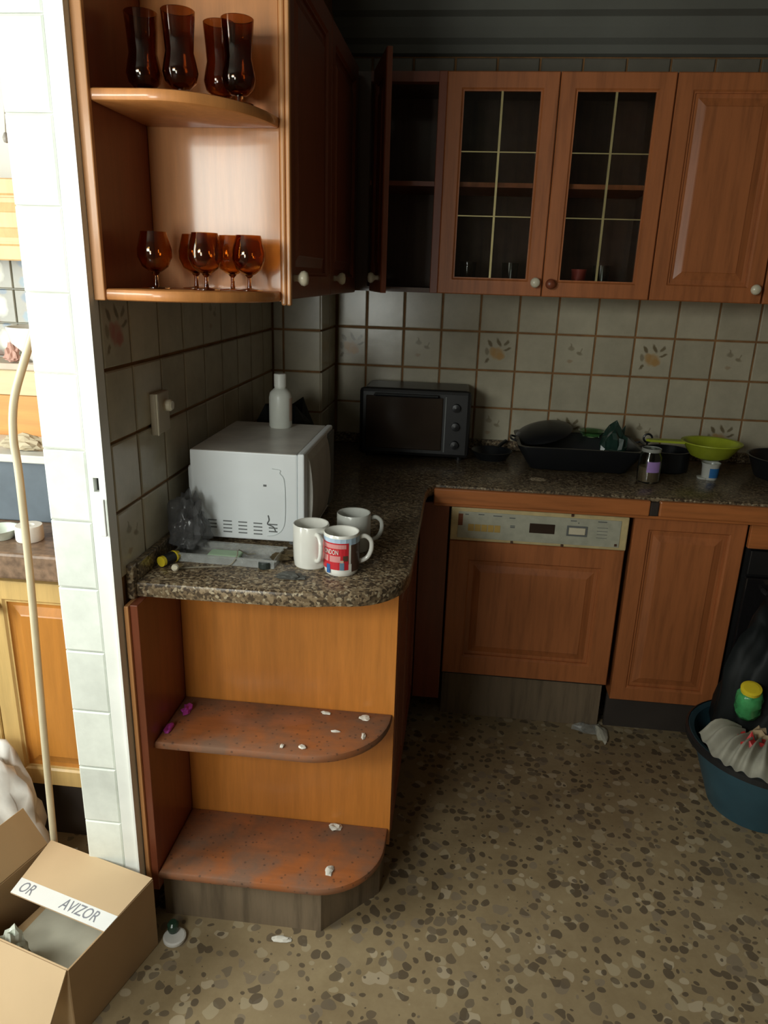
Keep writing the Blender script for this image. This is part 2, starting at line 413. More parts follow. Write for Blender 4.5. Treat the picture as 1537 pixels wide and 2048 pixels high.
def door(parent, M, w_, h_, knob=None, kind='panel', fw=.058, mat=WOOD, pmat=None, knob_mat=IVORY, name='door'):
    T = .018
    d = obj(name, ring_rects(bmesh.new(), w_, h_, [(0, T), (0, .003), (.003, 0), (fw-.009, 0), (fw-.004, .005), (fw, .005), (fw, T)], 'loop', M), mat, parent)
    if kind == 'panel':
        obj('panel', ring_rects(bmesh.new(), w_, h_, [(fw-.006, .015), (fw-.006, .011), (fw+.006, .011), (fw+.012, .0115), (fw+.034, .004), (fw+.037, .002)], 'cap', M), pmat or mat, d)
    elif kind == 'glass':
        obj('pane', ring_rects(bmesh.new(), w_, h_, [(fw-.005, .014), (fw-.005, .011)], 'cap', M), PANE, d)
        iw, ih = w_-2*fw, h_-2*fw
        bm = add_box(bmesh.new(), w_/2-.0035, w_/2+.0035, .0045, .0105, fw, fw+ih, M=M); obj('glazing_bar', bm, BRASS, d)
        for k in (1, 2):
            z = fw+ih*k*.345
            bm = add_box(bmesh.new(), fw, w_-fw, .008, .0105, z-.0017, z+.0017, M=M); obj('glazing_bar', bm, BRASS, d)
    if knob:
        kx, kz = knob
        K = M @ Matrix.Translation((kx, 0, kz)) @ Matrix.Rotation(PI/2, 4, 'X')
        obj('knob', L([(0, 0), (.008, 0), (.007, .008), (.009, .012), (.0155, .018), (.017, .025), (.013, .032), (0, .035)], (0, 0, 0), 16, K), knob_mat, d, smooth=True)
    return d

# ------------------------------------------------------------------ setting
X0, X1, Y0, H = -1.6, 3.3, -3.6, 2.5
floor = struct('floor', B(X0-.1, X1+.1, Y0-.1, .15, -.1, 0), TERRAZZO, 'worn pebbled terrazzo floor')
ceil = struct('ceiling', B(X0-.1, X1+.1, Y0-.1, .15, H, H+.1), PLASTERK)
wb = struct('wall_back', B(-.02, X1+.1, .008, .15, 0, H), [GROUT], 'tiled kitchen back wall with rusty grout lines')
wl = struct('wall_left', B(-.135, -.008, -1.60, .15, 0, H), [GROUT], 'tiled kitchen side wall above the short counter')
wc = struct('wall_corner', B(-.008, .177, -.282, .008, 0, H), [GROUT], 'tiled pillar in the kitchen corner')
struct('wall_right', B(X1, X1+.1, Y0-.1, .15, 0, H), PLASTERD)
# side room back wall
ws = struct('wall_side', B(X0, -.135, -.83, -.73, 0, H), PLASTERW, 'bright white wall of the neighbouring room')
# rear wall around the high window
bm = bmesh.new()
for a in ((X0-.1, -1.06, 0, H), (.07, X1+.1, 0, H), (-1.06, -.30, 0, 1.68), (-1.06, -.30, 2.22, H), (-.30, .07, 0, 1.16), (-.30, .07, 1.78, H)):
    if a[3]-a[2] > .001: add_box(bm, a[0], a[1], Y0-.1, Y0, a[2], a[3])
struct('wall_rear', bm, PLASTERD)
bm = bmesh.new()
for a in ((Y0-.1, -3.08, 0, H), (-1.82, -.73, 0, H), (-3.08, -1.82, 2.38, H), (-3.08, -1.82, 0, .92)): add_box(bm, X0-.1, X0, a[0], a[1], a[2], a[3])
struct('wall_far_left', bm, PLASTERW)
def window(name, ws_, hs_, M):
    fr = bmesh.new(); ring_rects(fr, ws_, hs_, [(0, .05), (0, 0), (.045, 0), (.045, .05)], 'loop', M)
    o = struct(name, fr, ALU)
    add = bmesh.new(); add_box(add, ws_/2-.02, ws_/2+.02, .005, .045, .045, hs_-.045, M=M); obj('mullion', add, ALU, o)
    obj('pane', add_box(bmesh.new(), .04, ws_-.04, .02, .026, .04, hs_-.04, M=M), PANE, o)
window('window_1', .76, .54, FM(-.30, Y0-.03, 1.68, PI))
window('window_3', .37, .62, FM(.07, Y0-.03, 1.16, PI))
window('window_2', 1.26, 1.46, FM(X0-.03, -3.08, .92, PI/2))
# cornice
pr = [(0, 2.345), (-.02, 2.35), (-.028, 2.375), (-.05, 2.39), (-.062, 2.42), (-.062, 2.45), (-.09, 2.462), (-.09, 2.499), (0, 2.499)]
Mx = Matrix(((0, 0, 1, 0), (1, 0, 0, 0), (0, 1, 0, 0), (0, 0, 0, 1)))
struct('trim_1', add_prism(bmesh.new(), pr, .177, X1, Mx), PLASTERK, 'dusky moulded cornice along the back wall')

# tiles
_tc = {}
def tile(parent, x, y, z, w_, h_, face, mat, gap=.0075):
    """face 'y': towards -Y, 'x': towards +X ; x,y,z lower-left corner of the cell"""
    ww, hh = round(w_-gap, 4), round(h_-gap, 4)
    if ww < .01 or hh < .01: return
    key = (ww, hh, mat.name)
    if key not in _tc:
        bm = bmesh.new(); a = [bm.verts.new(p) for p in ((-ww/2, .0, -hh/2), (ww/2, .0, -hh/2), (ww/2, 0, hh/2), (-ww/2, 0, hh/2))]
        b_ = [bm.verts.new((v.co.x, -.0055, v.co.z)) for v in a]
        c_ = [bm.verts.new((v.co.x*(1-.006/ww), -.0075, v.co.z*(1-.006/hh))) for v in a]
        for p, q in ((a, b_), (b_, c_)):
            for i in range(4): bm.faces.new((p[i], p[(i+1) % 4], q[(i+1) % 4], q[i]))
        bm.faces.new(c_); bm.faces.new(a[::-1]); bmesh.ops.recalc_face_normals(bm, faces=bm.faces)
        me = bpy.data.meshes.new('tile'); bm.to_mesh(me); bm.free(); me.materials.append(mat); _tc[key] = me
    o = bpy.data.objects.new('tile', _tc[key]); C.objects.link(o); o.parent = parent
    if face == 'y': p = Vector((x+w_/2, y, z+h_/2)); a = 0
    else: p = Vector((x, y+w_/2, z+h_/2)); a = PI/2
    o.location = p - wloc(parent); o.rotation_euler = (random.gauss(0, .003), 0, a+random.gauss(0, .003))
    return o
TS = .15
zl = [.9437+TS*k for k in range(-1, 5)]
for i in range(-1, 12):
    xa = .3105+TS*i; wdt = TS
    if xa < .19: wdt -= (.19-xa); xa = .19
    for k, z in enumerate(zl):
        za, hh = z, TS
        if za < .93: hh -= .93-za; za = .93
        if za+hh > 1.6: hh = 1.6-za
        if hh < .02 or wdt < .02: continue
        m = TILE
        if k == 3: m = {-1: TILEF, 3: TILEF, 7: TILEF, 1: TILES, 5: TILES, 9: TILES, 11: TILEF}.get(i, TILE)
        if k == 1: m = {5: TILEF, 9: TILEF, 1: TILEF, 3: TILES, 7: TILES, 11: TILES}.get(i, TILE)
        tile(wb, xa, .008, za, wdt, hh, 'y', m)
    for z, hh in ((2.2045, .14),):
        tile(wb, xa, .008, z, wdt, hh, 'y', TILESHADE)
for i in range(-1, 9):
    ya = -1.4672+TS*i; wdt = TS
    if ya < -1.595: wdt -= -1.595-ya; ya = -1.595
    if ya+wdt > -.29: wdt = -.29-ya
    for k, z in enumerate(zl):
        za, hh = z, TS
        if za < .93: hh -= .93-za; za = .93
        if za+hh > 1.6: hh = 1.6-za
        if hh < .02 or wdt < .02: continue
        m = TILE
        if i == -1: m = {4: TILER, 1: TILES}.get(k, TILE)
        if i == 3 and k == 4: m = TILES
        if i == 3 and k == 1: m = TILER
        tile(wl, -.008, ya, za, wdt, hh, 'x', m)
for xa, wdt in ((0, .04), (.04, .142)):
    for k, z in enumerate(zl):
        za, hh = z, TS
        if za < .93: hh -= .93-za; za = .93
        if za+hh > 1.6: hh = 1.6-za
        if hh > .02: tile(wc, xa, -.282, za, wdt, hh, 'y', TILE)
for ya, wdt in ((-.285, .145), (-.14, .14)):
    for k, z in enumerate(zl):
        za, hh = z, TS
        if za < .93: hh -= .93-za; za = .93
        if za+hh > 1.6: hh = 1.6-za
        if hh > .02: tile(wc, .177, ya, za, wdt, hh, 'x', TILE)
# bright end of the dividing wall: white tiles and a lacquered door channel
we = struct('trim_2', B(-.137, -.044, -1.613, -1.60, 0, H), GROUTW, 'white tiled end face of the dividing wall')
for k in range(17):
    za = .036+.1535*k-.03
    tile(we, -.137, -1.613, za, .093, min(.1535, H-za-.001), 'y', TILEW, .003)
bm = bmesh.new()
add_box(bm, -.040, -.006, -1.626, -1.60, 0, 1.15); add_box(bm, -.040, -.006, -1.626, -1.60, 1.18, H)
add_box(bm, -.040, -.030, -1.626, -1.60, 1.15, 1.18); add_box(bm, -.018, -.006, -1.626, -1.60, 1.15, 1.18); add_box(bm, -.030, -.018, -1.606, -1.60, 1.15, 1.18); add_box(bm, -.006, -.001, -1.632, -1.597, 0, H)
tr = struct('trim_3', bm, ALU, 'white lacquered sliding door channel with a small latch slot')
obj('latch_slot', B(-.030, -.018, -1.611, -1.606, 1.15, 1.18), BLACK, tr, label='dark latch slot')
obj('latch_plate', B(-.014, -.0005, -1.646, -1.64, 1.06, 1.14, bev=.002), ALU, tr)

# ------------------------------------------------------------------ open corner shelf units (upper and lower)
def shelf_outline(pts, yb):
    return [(pts[0][0], yb)] + pts + [(pts[-1][0], yb)]
def quarter(x0, y0, rx, ry, n=12): # from front-left going right/back ; centre (x0,y0)
    return [(x0+rx*math.sin(PI/2*i/n), y0-ry*math.cos(PI/2*i/n)) for i in range(n+1)]
YB = -1.36
U = thing('open_wall_shelf', 'orange wood open corner wall shelf with curved shelves holding brown glassware', 'shelf unit', (.15, -1.48, 1.53))
obj('side_panel', B(.001, .019, -1.60, YB, 1.53, 2.22, bev=.0015), SIDEWOOD, U)
obj('edge_strip', B(-.001, .021, -1.612, -1.60, 1.53, 2.22, bev=.002), EDGE, U, label='pale wooden front edge strip')
obj('back_panel', B(.019, .302, YB, YB+.014, 1.53, 2.22, bev=.001), SHELFUP, U)
for k, z in enumerate((1.53, 1.872, 2.20)):
    if k == 0: o_ = [(.019, -1.606)] + quarter(.10, YB-.001, .202, .246)
    else: o_ = [(.019, -1.604)] + quarter(.12, YB-.001, .182, .243)
    o_ = [(.019, YB)] + o_
    obj('shelf', rounded_slab(o_, z, z+.022, .007), SHELFUP, U, smooth='auto')

Lw = thing('open_base_shelf', 'orange wood open base shelf unit with rounded shelves under the granite counter', 'shelf unit', (.3, -1.48, 0))
obj('side_panel', B(.012, .030, -1.598, YB, .10, .885, bev=.0015), SIDEWOOD, Lw)
obj('edge_strip', B(.002, .012, -1.606, YB, .10, .885, bev=.0015), EDGE, Lw)
obj('back_panel', B(.030, .587, YB, YB+.016, .10, .885, bev=.001), SHELFWOOD, Lw)
for z, yf, rr in ((.134, -1.598, .17), (.492, -1.565, .19)):
    o_ = [(.030, YB), (.030, yf)] + [(.582-rr+rr*math.sin(PI/2*i/12), yf+rr-rr*math.cos(PI/2*i/12)) for i in range(13)] + [(.582, YB)]
    obj('shelf', rounded_slab(o_, z, z+.023, .008), SHELFTOP, Lw, smooth='auto')
bm = add_prism(bmesh.new(), [(.03, -1.34), (.03, -1.572), (.438, -1.572), (.438, -1.56), (.05, -1.56), (.05, -1.34)], 0, .134)
obj('plinth', bm, KICK, Lw)
obj('plinth_return', add_prism(bmesh.new(), [(.438, -1.572), (.57, -1.43), (.575, -1.365), (.56, -1.365), (.555, -1.425), (.432, -1.556)], 0, .134), KICK, Lw, label='angled plinth board')

# ------------------------------------------------------------------ left run: base cabinet with doors facing the kitchen, wall cupboard above
LB = thing('base_cabinet', 'dark orange base cabinet run between open shelf and dishwasher, seen edge-on', 'cabinet', (.3, -.98, 0))
obj('body', B(.02, .568, YB+.022, -.30, .12, .885), WOOD, LB)
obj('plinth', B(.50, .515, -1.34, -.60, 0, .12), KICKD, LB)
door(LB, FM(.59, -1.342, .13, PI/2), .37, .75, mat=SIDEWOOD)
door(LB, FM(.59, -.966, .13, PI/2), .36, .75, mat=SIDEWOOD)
obj('filler_panel', B(.592, .690, -.596, -.58, .10, .86, bev=.002), SIDEWOOD, LB)
WL = thing('wall_cabinet', 'dark wooden wall cupboard on the tiled side wall beside the open shelf', 'cabinet', (.16, -.85, 1.53))
obj('body', B(.001, .30, YB+.016, -.36, 1.535, 2.22, bev=.001), SIDEWOOD, WL)
obj('edge_moulding', B(.3025, .314, YB-.004, YB+.014, 1.522, 2.235, bev=.004), EDGE, WL)
obj('edge_moulding', B(.3145, .324, YB-.002, YB+.014, 1.522, 2.235, bev=.003), EDGE, WL)
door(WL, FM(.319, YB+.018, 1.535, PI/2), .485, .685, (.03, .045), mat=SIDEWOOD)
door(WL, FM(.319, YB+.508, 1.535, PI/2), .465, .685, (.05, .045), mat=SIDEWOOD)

# corner wall cupboard with its open door
CW = thing('corner_wall_cabinet', 'corner wall cupboard standing open with dark shelf inside', 'cabinet', (.39, -.17, 1.54))
bm = bmesh.new()
add_box(bm, .186, .60, -.33, -.012, 1.54, 1.556); add_box(bm, .186, .60, -.33, -.012, 2.204, 2.22); add_box(bm, .186, .60, -.024, -.012, 1.556, 2.204); add_box(bm, .186, .352, -.33, -.30, 1.556, 2.204)
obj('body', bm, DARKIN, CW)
obj('post', B(.573, .60, -.342, -.30, 1.54, 2.22, bev=.002), SIDEWOOD, CW)
obj('shelf', B(.352, .573, -.30, -.024, 1.885, 1.90), SIDEWOOD, CW, label='mid shelf')
obj('head_rail', B(.352, .573, -.335, -.30, 2.19, 2.22), SIDEWOOD, CW)
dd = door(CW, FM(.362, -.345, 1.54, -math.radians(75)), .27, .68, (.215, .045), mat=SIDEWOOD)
dd['label'] = 'door swung open into the room'

# glazed cupboard
GW = thing('glazed_wall_cabinet', 'orange wood wall cupboard with two glazed doors and brass glazing bars', 'cabinet', (.955, -.17, 1.54))
bm = bmesh.new()
add_box(bm, .602, .62, -.322, -.012, 1.54, 2.22); add_box(bm, 1.293, 1.311, -.322, -.012, 1.54, 2.22)
add_box(bm, .62, 1.293, -.322, -.012, 1.54, 1.558); add_box(bm, .62, 1.293, -.322, -.012, 2.202, 2.22); add_box(bm, .62, 1.293, -.026, -.012, 1.558, 2.202)
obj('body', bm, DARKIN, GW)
obj('shelf', B(.62, 1.293, -.30, -.026, 1.885, 1.90), WOOD, GW, label='wooden shelf behind the glass')
door(GW, FM(.600, -.342, 1.54), .354, .68, (.33, .045), 'glass', .056)
door(GW, FM(.957, -.342, 1.54), .354, .68, (.024, .042), 'glass', .056, knob_mat=SIDEWOOD)
# solid wall cupboards
SW = thing('wall_cabinet', 'orange wood wall cupboard with raised panel door right of the glazed doors', 'cabinet', (1.495, -.17, 1.54))
obj('body', B(1.314, 1.675, -.322, -.012, 1.54, 2.22, bev=.001), WOOD, SW)
door(SW, FM(1.315, -.342, 1.54), .36, .68, (.33, .045))
SW2 = thing('wall_cabinet', 'orange wood wall cupboard cut off by the right picture edge', 'cabinet', (1.87, -.17, 1.54))
obj('body', B(1.68, 2.06, -.322, -.012, 1.54, 2.22, bev=.001), WOOD, SW2)
door(SW2, FM(1.681, -.342, 1.54), .378, .68, (.33, .045))

# ------------------------------------------------------------------ back run base units
DW = thing('dishwasher', 'built-in dishwasher with yellowed control strip and wooden raised panel front', 'dishwasher', (.995, -.3, 0))
obj('body', B(.70, 1.29, -.56, -.03, .19, .855), BLACK, DW)
obj('plinth', B(.70, 1.29, -.53, -.515, 0, .19), KICK, DW)
door(DW, FM(.697, -.58, .203), .596, .520, fw=.078)
cp = obj('control_panel', B(.697, 1.293, -.590, -.56, .727, .847, bev=.004), CREAM, DW, label='yellowed control strip')
obj('face_plate', B(.722, 1.268, -.5925, -.589, .738, .833, bev=.001), GREYPL, cp)
bm = bmesh.new(); add_box(bm, .965, 1.05, -.5945, -.592, .772, .806, bev=.001); obj('display', bm, plain('dark_display', (.035, .02, .015), .25), cp)
for k in range(5):
    obj('key', B(.757+k*.0225, .757+k*.0225+.020, -.5945, -.592, .765, .79, bev=.0008), ORANGEPL, cp)
bm = ring_rects(bmesh.new(), .068, .036, [(0, .003), (0, 0), (.005, 0), (.005, .003)], 'loop', FM(1.09, -.5955, .770)); obj('button_frame', bm, SMOKE, cp)
obj('button', B(1.097, 1.151, -.5965, -.592, .776, .8, bev=.001), IVORY, cp, label='pale rectangular button')
for x, z, w_ in ((.745, .822, .012), (.79, .824, .02), (.84, .822, .03), (.895, .818, .02), (1.10, .822, .02), (1.125, .815, .004), (1.19, .824, .03), (.90, .79, .016), (.90, .785, .016)): obj('printed_mark', B(x, x+w_, -.5931, -.592, z, z+.0035), SMOKE, cp)
for k in range(4): obj('printed_mark', B(1.19, 1.225, -.5931, -.592, .768+k*.012, .7695+k*.012), SMOKE, cp)
obj('rust_stain', B(.722, .738, -.5931, -.592, .783, .825, bev=.0005), plain('rust', (.22, .07, .03), .8), cp)
for x, z in ((.905, .728), (1.075, .728), (1.10, .838), (1.252, .742)): obj('screw', B(x, x+.009, -.5938, -.589, z, z+.009, bev=.001), BROWNP, cp)

BC = thing('base_cabinet', 'orange wood base cupboard with raised panel door between dishwasher and oven', 'cabinet', (1.495, -.3, 0))
obj('body', B(1.315, 1.675, -.56, -.03, .14, .86, bev=.001), WOOD, BC)
door(BC, FM(1.312, -.58, .149), .366, .706, fw=.058)
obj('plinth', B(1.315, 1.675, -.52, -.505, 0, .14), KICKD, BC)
OV = thing('built_in_oven', 'black built-in oven under wooden fascia at the right picture edge', 'oven', (2.0, -.3, 0))
obj('fascia', B(1.685, 2.29, -.59, -.57, .765, .858, bev=.002), WOODX, OV)
obj('body', B(1.69, 2.28, -.565, -.03, .1, .86), BLACK, OV)
obj('oven_door', B(1.70, 2.27, -.59, -.566, .16, .66, bev=.004), BLACKGL, OV)
obj('control_strip', B(1.70, 2.27, -.585, -.566, .67, .755, bev=.003), BLACK, OV)
obj('handle', add_tube(bmesh.new(), [(1.76, -.588, .62), (1.76, -.62, .62), (2.2, -.62, .62), (2.2, -.588, .62)], .009), BLACK, OV)
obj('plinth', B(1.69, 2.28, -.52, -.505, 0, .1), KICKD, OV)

# counters: one L-shaped stone top with upstands, wooden nosing on the back run
ct = thing('countertop', 'speckled brown granite worktop with rounded end running along both tiled walls', 'countertop', (.3, -.8, .885))
fr = [(.0, -1.560), (.20, -1.560), (.38, -1.556), (.47, -1.535)]
a = [(.47+.145*math.sin(PI/2*i/10), -1.375-.16*math.cos(PI/2*i/10)) for i in range(1, 11)]
outline = fr + a + [(.612, -.70), (.618, -.64), (.64, -.60), (2.3, -.60), (2.3, .0), (.186, .0), (.186, -.291), (.0, -.291)]
obj('slab', rounded_slab(outline, .887, .925, .009), GRANITE, ct, smooth='auto')
obj('upstand', B(.0, .016, -1.55, -.294, .925, .965, bev=.002), GRANITE, ct)
obj('upstand', B(.188, 2.3, -.016, -.001, .925, .965, bev=.002), GRANITE, ct)
obj('end_block', B(-.004, .014, -1.574, -1.549, .887, .968, bev=.004), GRANITE, ct)
ns = thing('wooden_nosing', 'orange wooden edging strip running under the back worktop', 'trim', (1.45, -.61, .865))
obj('nosing', B(.635, 1.345, -.622, -.601, .864, .917, bev=.005), WOODX, ns)
obj('nosing', B(1.375, 2.3, -.622, -.601, .864, .917, bev=.005), WOODX, ns)
obj('nosing', B(1.345, 1.375, -.618, -.601, .864, .912, bev=.005), plain('burnt_wood', (.035, .025, .02), .8), ns, label='charred joint')
obj('lower_bead', B(.635, 2.3, -.608, -.592, .852, .8635, bev=.003), WOODX, ns)

# ------------------------------------------------------------------ microwave
MW = thing('microwave', 'white microwave oven seen from its vented side, facing the kitchen', 'microwave', (.19, -1.10, .925))
bm = bmesh.new(); add_box(bm, .045, .318, -1.285, -.90, .940, 1.168, bev=.004)
bod = obj('body', bm, [WHITEPL, WHITETOP], MW)
for p in bod.data.polygons:
    if p.normal.z > .9: p.material_index = 1
obj('rear_housing', B(.028, .047, -1.262, -.94, .985, 1.12, bev=.008), WHITEPL, MW)
fp = obj('front_frame', B(.3185, .336, -1.287, -.898, .937, 1.170, bev=.004), WHITEPL, MW)
bm = bmesh.new()
prof = []
for i in range(13):
    t = i/12; prof.append((0.336+.014*math.sin(PI*t)**.6, .945+.217*t))
prof += [(.335, 1.162), (.335, .945)]
Mz = Matrix(((1, 0, 0, 0), (0, 0, 1, 0), (0, 1, 0, 0), (0, 0, 0, 1)))
add_prism(bm, prof, -1.25, -1.0, Mz)
obj('door', bm, WHITETOP, MW, label='bulging front door')
obj('control_panel', B(.336, .343, -.985, -.91, .95, 1.16, bev=.002), SMOKE, MW)
# recessed oval outline and vents on the side
ln = spline([(.06, -1.2862, 1.130), (.255, -1.2862, 1.130), (.275, -1.2862, 1.118), (.286, -1.2862, 1.095), (.287, -1.2862, 1.01), (.28, -1.2862, .975), (.262, -1.2862, .958), (.24, -1.2862, .953)], 6)
obj('pressed_line', add_tube(bmesh.new(), ln[6:], .0011, 5), plain('pressed_edge', (.62, .66, .67), .4), MW)
for c_ in range(5):
    for k in range(3 if c_ in (0,) else 4):
        if c_ == 4 and k == 3: continue
        x = .086+c_*.0395
        obj('vent_slot', B(x, x+.0225, -1.2862, -1.2848, .955+(3-k)*.0095+.002-c_*.0006, .9578+(3-k)*.0095+.002-c_*.0006), SMOKE, MW)
obj('chip', add_tube(bmesh.new(), spline([(.243, -1.2858, 1.008), (.245, -1.2858, .996), (.241, -1.2858, .985), (.256, -1.2858, .978), (.262, -1.2858, .965)], 4), .0016, 6), SMOKE, MW, label='dark scratch on the side')
obj('chip', B(.232, .240, -1.2862, -1.2848, 1.083, 1.088), SMOKE, MW)
for x, y in ((.07, -1.25), (.30, -1.25), (.07, -.93), (.30, -.93)):
    obj('foot', L([(0, 0), (.012, 0), (.014, .016), (0, .016)], (x, y, .925), 14), SMOKE, MW)
BT = thing('plastic_bottle', 'white plastic bottle with white cap standing on the microwave', 'bottle', (.195, -.955, 1.17))
obj('body', L([(0, 0), (.030, 0), (.0325, .004), (.0325, .085), (.030, .099), (.021, .108), (.0165, .112), (.0165, .116), (0, .116)], (.195, -.955, 1.168), 26), plain('white_bottle', (.66, .68, .62), .35, 0, .05), BT, smooth='auto')
obj('cap', L([(0, .116), (.0175, .116), (.0175, .150), (.016, .152), (0, .152)], (.195, -.955, 1.168), 24), plain('white_cap', (.74, .75, .70), .4, 0, .03), BT, smooth='auto')
bm = bmesh.new(); add_lathe(bm, [(.0329, .02), (.0329, .085)], .195, -.955, 1.168, 10, None, -.5, 1.2); obj('label', bm, plain('faded_bottle_label', (.55, .42, .34), .5), BT, label='faded side label', recalc=False)

# light switch
SWI = thing('light_switch', 'small ivory wall switch box with yellowed front on the side wall tiles', 'switch', (0, -1.35, 1.22))
obj('plate', B(-.001, .014, -1.395, -1.315, 1.222, 1.318, bev=.003), plain('grimy_switch', (.50, .44, .33), .4), SWI)
obj('rim', B(.014, .018, -1.395, -1.388, 1.222, 1.318, bev=.001), IVORY, SWI)  # paler strip drawn for the plate edge that catches the light
obj('knob', L([(0, 0), (.014, 0), (.014, .014), (.010, .018), (0, .018)], (0, 0, 0), 16, Matrix.Translation((.014, -1.34, 1.285)) @ Matrix.Rotation(PI/2, 4, 'Y')), IVORY, SWI)

# ------------------------------------------------------------------ mugs
def mug(name, label, x, y, mat, h=.098, rr=.043, handle=0, base=.925):
    t = thing(name, label, 'mug', (x, y, base), 'mugs on the granite counter')
    obj('cup', L([(0, 0), (rr*.86, 0), (rr*.93, .003), (rr*.95, .010), (rr*.98, .02), (rr, h*.5), (rr, h-.003), (rr-.0015, h), (rr-.004, h-.001), (rr-.005, h-.01), (rr-.006, .012), (rr-.012, .006), (0, .006)], (x, y, base), 40), mat, t, smooth='auto')
    pts = [(rr-.002, h*.84), (rr+.014, h*.86), (rr+.027, h*.74), (rr+.028, h*.52), (rr+.018, h*.32), (rr-.002, h*.22)]
    P = spline([(x+a*math.cos(handle), y+a*math.sin(handle), base+z) for a, z in pts], 6)
    obj('handle', add_tube(bmesh.new(), P, .0055, 10), mat, t, smooth=True)
    return t
mug('mug', 'plain white mug nearest the microwave, with its handle turned forward', .374, -1.385, MUGW, .105, .0430, -1.05)
t = mug('mug', 'front mug printed with a red picture and white lettering', .452, -1.412, MUGW, .100, .0420, .25)
mug('mug', 'grey-white mug behind the printed one, handle to the right', .458, -1.262, MUGG, .098, .0430, .25)
mx, my = .452, -1.412
def patch(name, mat, a0, a1, z0, z1, d=.0006, lab=None):
    bm = bmesh.new(); R_ = .0421+d
    add_lathe(bm, [(R_-.0004, z0), (R_, z0), (R_, z1), (R_-.0004, z1)], mx, my, .925, 10, None, a0, a1)
    return obj(name, bm, mat, t, lab, recalc=False)
D = math.radians
patch('printed_picture', SKYP, D(-175), D(5), .078, .093, .0004)
patch('printed_picture', RED, D(-172), D(-58), .018, .083, .0006, 'red printed panel')
patch('printed_picture', PINKP, D(-150), D(-66), .070, .080, .0009)
patch('printed_picture', PINKP, D(-150), D(-84), .037, .052, .0009)
patch('printed_picture', RED, D(-125), D(-120), .037, .052, .0011)
patch('printed_picture', BROWNP, D(-76), D(-60), .040, .053, .0009)
patch('printed_picture', BROWNP, D(-50), D(10), .012, .078, .0004)
patch('printed_picture', BLUE, D(-132), D(-118), .008, .030, .0011)
patch('printed_picture', plain('blue_grey_print', (.12, .2, .28), .4), D(-86), D(-72), .018, .036, .0011)
patch('printed_picture', plain('skin_print', (.55, .36, .25), .4), D(-84), D(-74), .036, .042, .0011)
patch('printed_picture', MUGW, D(-58), D(-48), .012, .032, .0012)
def wrap_text(s, size, zc, ac, mat, sx=1.0):
    bm = text_bm(s, size, None, .0003, sx)
    R_ = .0421+.0012
    for v in bm.verts:
        a_ = ac+v.co.x/R_; rr = R_+v.co.z
        v.co = Vector((mx+rr*math.cos(a_), my+rr*math.sin(a_), .925+zc+v.co.y))
    return obj('lettering', bm, mat, t, 'white lettering' if size > .012 else None)
wrap_text('LONDON', .0165, .0605, D(-119), MUGW, .60)

# ------------------------------------------------------------------ counter clutter
tray = thing('clear_plastic_tray', 'clear plastic tray lying in front of the microwave', 'tray', (.15, -1.375, .925))
bm = bmesh.new()
for a_ in ((0, .25, 0, .085, 0, .0015), (0, .25, 0, .0015, 0, .022), (0, .25, .0835, .085, 0, .022), (0, .0015, 0, .085, 0, .022), (.2485, .25, 0, .085, 0, .022), (-.008, .258, -.008, 0, .021, .0225), (-.008, .258, .085, .093, .021, .0225)):
    add_box(bm, *a_, M=Matrix.Translation((.045, -1.425, .9255)) @ Matrix.Rotation(D(-2), 4, 'Z'))
obj('tray', bm, CLEARPL, tray)
gp = tag(obj('sponge_wrapper', B(.12, .20, -1.40, -1.36, .9285, .938, bev=.004), plain('pale_green_foam', (.42, .58, .40), .7), None), 'pale green pad lying inside the clear tray', 'sponge')
bm = crumple(.058, -1.345, .925, .036, .04, .085, 5, .28, sub=4); tag(obj('plastic_bag', bm, SMOKYF, None, smooth=True), 'crumpled dark plastic bag wedged beside the microwave', 'bag')
TO = thing('flashlight', 'dark hand torch with yellow end cap and yellow ring by the upstand', 'flashlight', (.04, -1.42, .925))
Mt = Matrix.Translation((.035, -1.475, .944)) @ Matrix.Rotation(D(-65), 4, 'Z') @ Matrix.Rotation(D(-90), 4, 'X') @ Matrix.Rotation(PI, 4, 'Z')
def cyl(r_, z0, z1, M, seg=20): return L([(0, z0), (r_, z0), (r_, z1), (0, z1)], (0, 0, 0), seg, M)
Mt = Matrix.Translation((.038, -1.462, .9395)) @ Matrix.Rotation(D(-22), 4, 'Z') @ Matrix.Rotation(D(-90), 4, 'X') @ Matrix.Scale(.76, 4)
obj('end_cap', cyl(.0165, -.012, -.001, Mt), YEL, TO, 'yellow end cap')
obj('barrel', cyl(.0175, -.001, .040, Mt), BLACK, TO)
obj('ring', L([(0, .04), (.0175, .04), (.019, .045), (.013, .062), (0, .062)], (0, 0, 0), 20, Mt), YEL, TO, 'yellow ring')
obj('barrel', cyl(.0125, .062, .085, Mt), BLACK, TO)
PL = thing('cable', 'thin pale cable with a white plug lying on the counter', 'cable', (.07, -1.48, .925))
obj('plug', L([(0, 0), (.0075, 0), (.0085, .004), (.0085, .018), (.005, .024), (0, .024)], (0, 0, 0), 16, Matrix.Translation((.074, -1.485, .934)) @ Matrix.Rotation(D(25), 4, 'Z') @ Matrix.Rotation(D(70), 4, 'X')), IVORY, PL, 'white plug')
obj('cord', add_tube(bmesh.new(), spline([(.078, -1.480, .930), (.11, -1.462, .928), (.16, -1.448, .928), (.19, -1.435, .930), (.205, -1.43, .950), (.20, -1.40, .955), (.21, -1.36, .929), (.235, -1.34, .928)], 8), .0014, 6), plain('pale_cord', (.3, .27, .2), .5), PL)
tag(obj('bottle_cap', L([(0, 0), (.016, 0), (.017, .002), (.017, .013), (.015, .016), (0, .016)], (.272, -1.425, .925), 20), plain('dark_green_cap', (.03, .04, .035), .3), None), 'small dark round cap in front of the microwave', 'cap')
